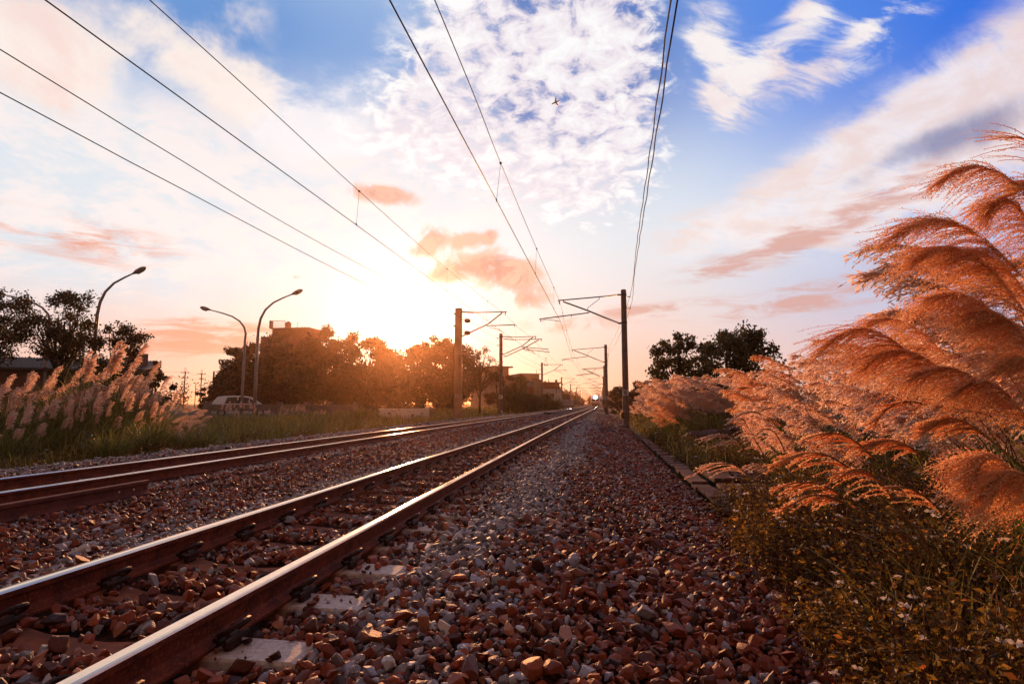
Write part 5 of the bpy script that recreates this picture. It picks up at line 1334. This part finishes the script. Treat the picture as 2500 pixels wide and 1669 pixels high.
# high dappled patch
mB = add(blob(1160, 80, 9, 8), blob(1390, 90, 8, 9), blob(1340, 290, 9, 6.5), blob(1070, 300, 7.5, 3.4, -15, .85), blob(1250, 400, 8, 3.6, -18, .8), blob(950, 310, 7, 2.6, 0, .85), blob(1000, 200, 3, 5, 0, .5), blob(1130, 230, 7, 5, 0, .8)).f('MINIMUM', 1.1)
mB = mB * (1.0 - (az + (n_big - .5) * 9.0).step(azel(1520, 150)[0] - 3.0, azel(1530, 150)[0] + 3.0))
puff = (mB * .80 + (n_puff - .5) * 2.9 + (n_mid - .5) * 2.2).step(.12, .80) * mB.step(.05, .5)
col = mixc(t, puff * .97, col, mixc(t, (n_puff * .6 + n_mid * .4).step(.42, .6), lin((236, 224, 232)), (1.0, .985, .975, 1)))
# right-hand white clouds and the long diagonal bank
mC = add(blob(1640, 140, 2.8, 5.0, 20, 1.0), blob(1750, 140, 4.6, 1.7, 28, .9), blob(1950, 120, 6.5, 2.2, 20, .85), blob(1870, 30, 2.4, 2.0, 40, .6), blob(1660, 225, 1.5, 2.2, 0, .6), blob(2010, 50, 3, .9, 20, .5))
col = mixc(t, cover(mC, wisp * .75 + n_soft * .25, 1.7, .2, 1.15) * .93, col, mixc(t, n_soft.step(.4, .6), lin((255, 246, 240)), lin((246, 226, 222))))
mD = add(blob(2270, 215, 13, 3.6, 26), blob(2000, 350, 12, 3.8, 24, .95), blob(1720, 500, 11, 3.0, 14, .75), blob(2250, 420, 12, 5, 14, .7)).f('MINIMUM', 1.1)
col = mixc(t, cover(mD, wisp * .5 + n_mid * .5, .9, .15, 1.1) * .9, col, mixc(t, n_mid.step(.38, .62), lin((250, 240, 240)), lin((244, 220, 212))))
mE = add(blob(2225, 305, 5.5, 1.5, 10, 1.0), blob(2010, 385, 4.5, 1.1, 20, .55))
col = mixc(t, cover(mE, n_soft, .8, .2, 1.2) * .8, col, lin((110, 122, 170)))
# salmon streaks low over the right horizon
mF = add(blob(1690, 620, 4.2, .75, 8, 1.0), blob(1960, 640, 7, 1.1, 6, .75), blob(1500, 712, 6, .8, 4, .9), blob(1880, 690, 12, .9, 6, .85), blob(1830, 545, 11, 1.1, 13, .8), blob(2010, 450, 9, 1.2, 24, .6))
col = mixc(t, cover(mF * .85, streak * .7 + n_soft * .3, 2.2, .1, 1.25) * .8, col, lin((216, 158, 144)))
# broken salmon clouds beside the sun
mG = add(blob(880, 447, 3.8, .95, -3, 1.15), blob(990, 545, 1.5, 1.3, 35, .95), blob(955, 575, 1.5, .8, 20, .8), blob(1060, 548, 2.2, .8, 8, .9), blob(1125, 540, .9, .7, 40, .9), blob(1100, 610, 4.2, 1.7, 4, 1.1), blob(1190, 640, 3.2, 1.8, -12, 1.05), blob(1215, 690, 2.6, .9, 0, .8), blob(1300, 745, 7, 1.0, 0, .75), blob(1010, 630, 2.6, .9, 10, .9), blob(680, 636, .9, .25, 0, .6))
ng = noise(t, ndir, 19, 5, .62, .5)
gm = cover(mG, ng * .7 + n_soft * .3, 1.5, .25, 1.1)
col = mixc(t, gm * .9, col, mixc(t, ng.step(.40, .58), lin((186, 122, 108)), lin((246, 178, 152))))
# salmon band at the left horizon
mH = add(blob(400, 790, 9, 1.2, 0), blob(470, 752, 5, .7, 0, .9), blob(90, 530, 9, 2.2, -6, .45), blob(240, 560, 6, 1.6, 0, .35), blob(540, 770, 5, 1.1, 0, .7))
col = mixc(t, cover(mH * .85, streak * .7 + n_soft * .3, 2.2, .1, 1.25) * .9, col, lin((236, 156, 128)))
# the sun's own glare in the sky
glare = ((th * (1 / 4.6)) * (th * (1 / 4.6)) * -1.0).exp() * (1.0 - gm * .9)
em = t.nodes.new('ShaderNodeMix'); em.data_type = 'RGBA'; em.blend_type = 'ADD'
t.links.new(glare.s, em.inputs[0]); t.links.new(col.s, em.inputs[6]); em.inputs[7].default_value = (1.3, 1.1, .9, 1); col = N(t, em.outputs[2])
# a physical sky adds its share on top
nish = t.nodes.new('ShaderNodeTexSky'); nish.sky_type = 'NISHITA'; nish.sun_disc = False; nish.sun_elevation = SUN_EL; nish.sun_rotation = SUN_AZ
ad = t.nodes.new('ShaderNodeMix'); ad.data_type = 'RGBA'; ad.blend_type = 'ADD'; ad.inputs[0].default_value = .008
t.links.new(col.s, ad.inputs[6]); t.links.new(nish.outputs[0], ad.inputs[7]); col = N(t, ad.outputs[2])
# rose tint added overhead, out of view, to warm the ambient light
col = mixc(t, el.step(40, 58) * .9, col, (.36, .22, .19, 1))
# dark below the horizon
col = mixc(t, (Z * -1.0).step(0.0, .05), col, (.05, .03, .025, 1))
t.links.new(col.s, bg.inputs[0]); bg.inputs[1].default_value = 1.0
sun = bpy.data.lights.new('sun', 'SUN'); sun.energy = 5.0; sun.angle = math.radians(.6); sun.color = (1.0, .43, .16)
so = bpy.data.objects.new('sun', sun); COL.objects.link(so)
so.rotation_euler = Vector((-sx, -sy, -sz)).to_track_quat('-Z', 'Y').to_euler()
# evening air
HZ_TOP = 21.0
b = MB(); b.box((0, 650, (HZ_TOP - 2) / 2), (3400, 4700, HZ_TOP + 2))
hm = bpy.data.materials.new('evening_haze'); hm.use_nodes = True; ht = hm.node_tree
ht.nodes.remove(ht.nodes['Principled BSDF']); pv = ht.nodes.new('ShaderNodeVolumePrincipled')
pv.inputs['Color'].default_value = (1.0, .58, .36, 1); pv.inputs['Density'].default_value = .00036; pv.inputs['Anisotropy'].default_value = .88
ht.links.new(pv.outputs[0], ht.nodes['Material Output'].inputs['Volume'])
if HAZE: tag(b.obj('haze', hm), 'thin glowing evening haze', 'haze', kind='stuff')
SC.view_settings.view_transform = 'Standard'; SC.view_settings.look = 'None'
SC.view_settings.exposure = 0.0; SC.view_settings.gamma = 1.0; SC.view_settings.use_curve_mapping = False
SC.render.engine = 'CYCLES'
SC.cycles.max_bounces = 8; SC.cycles.transparent_max_bounces = 8; SC.cycles.diffuse_bounces = 3; SC.cycles.glossy_bounces = 3; SC.cycles.transmission_bounces = 3
SC.cycles.volume_bounces = 0; SC.cycles.use_denoising = True; SC.cycles.sample_clamp_indirect = 6
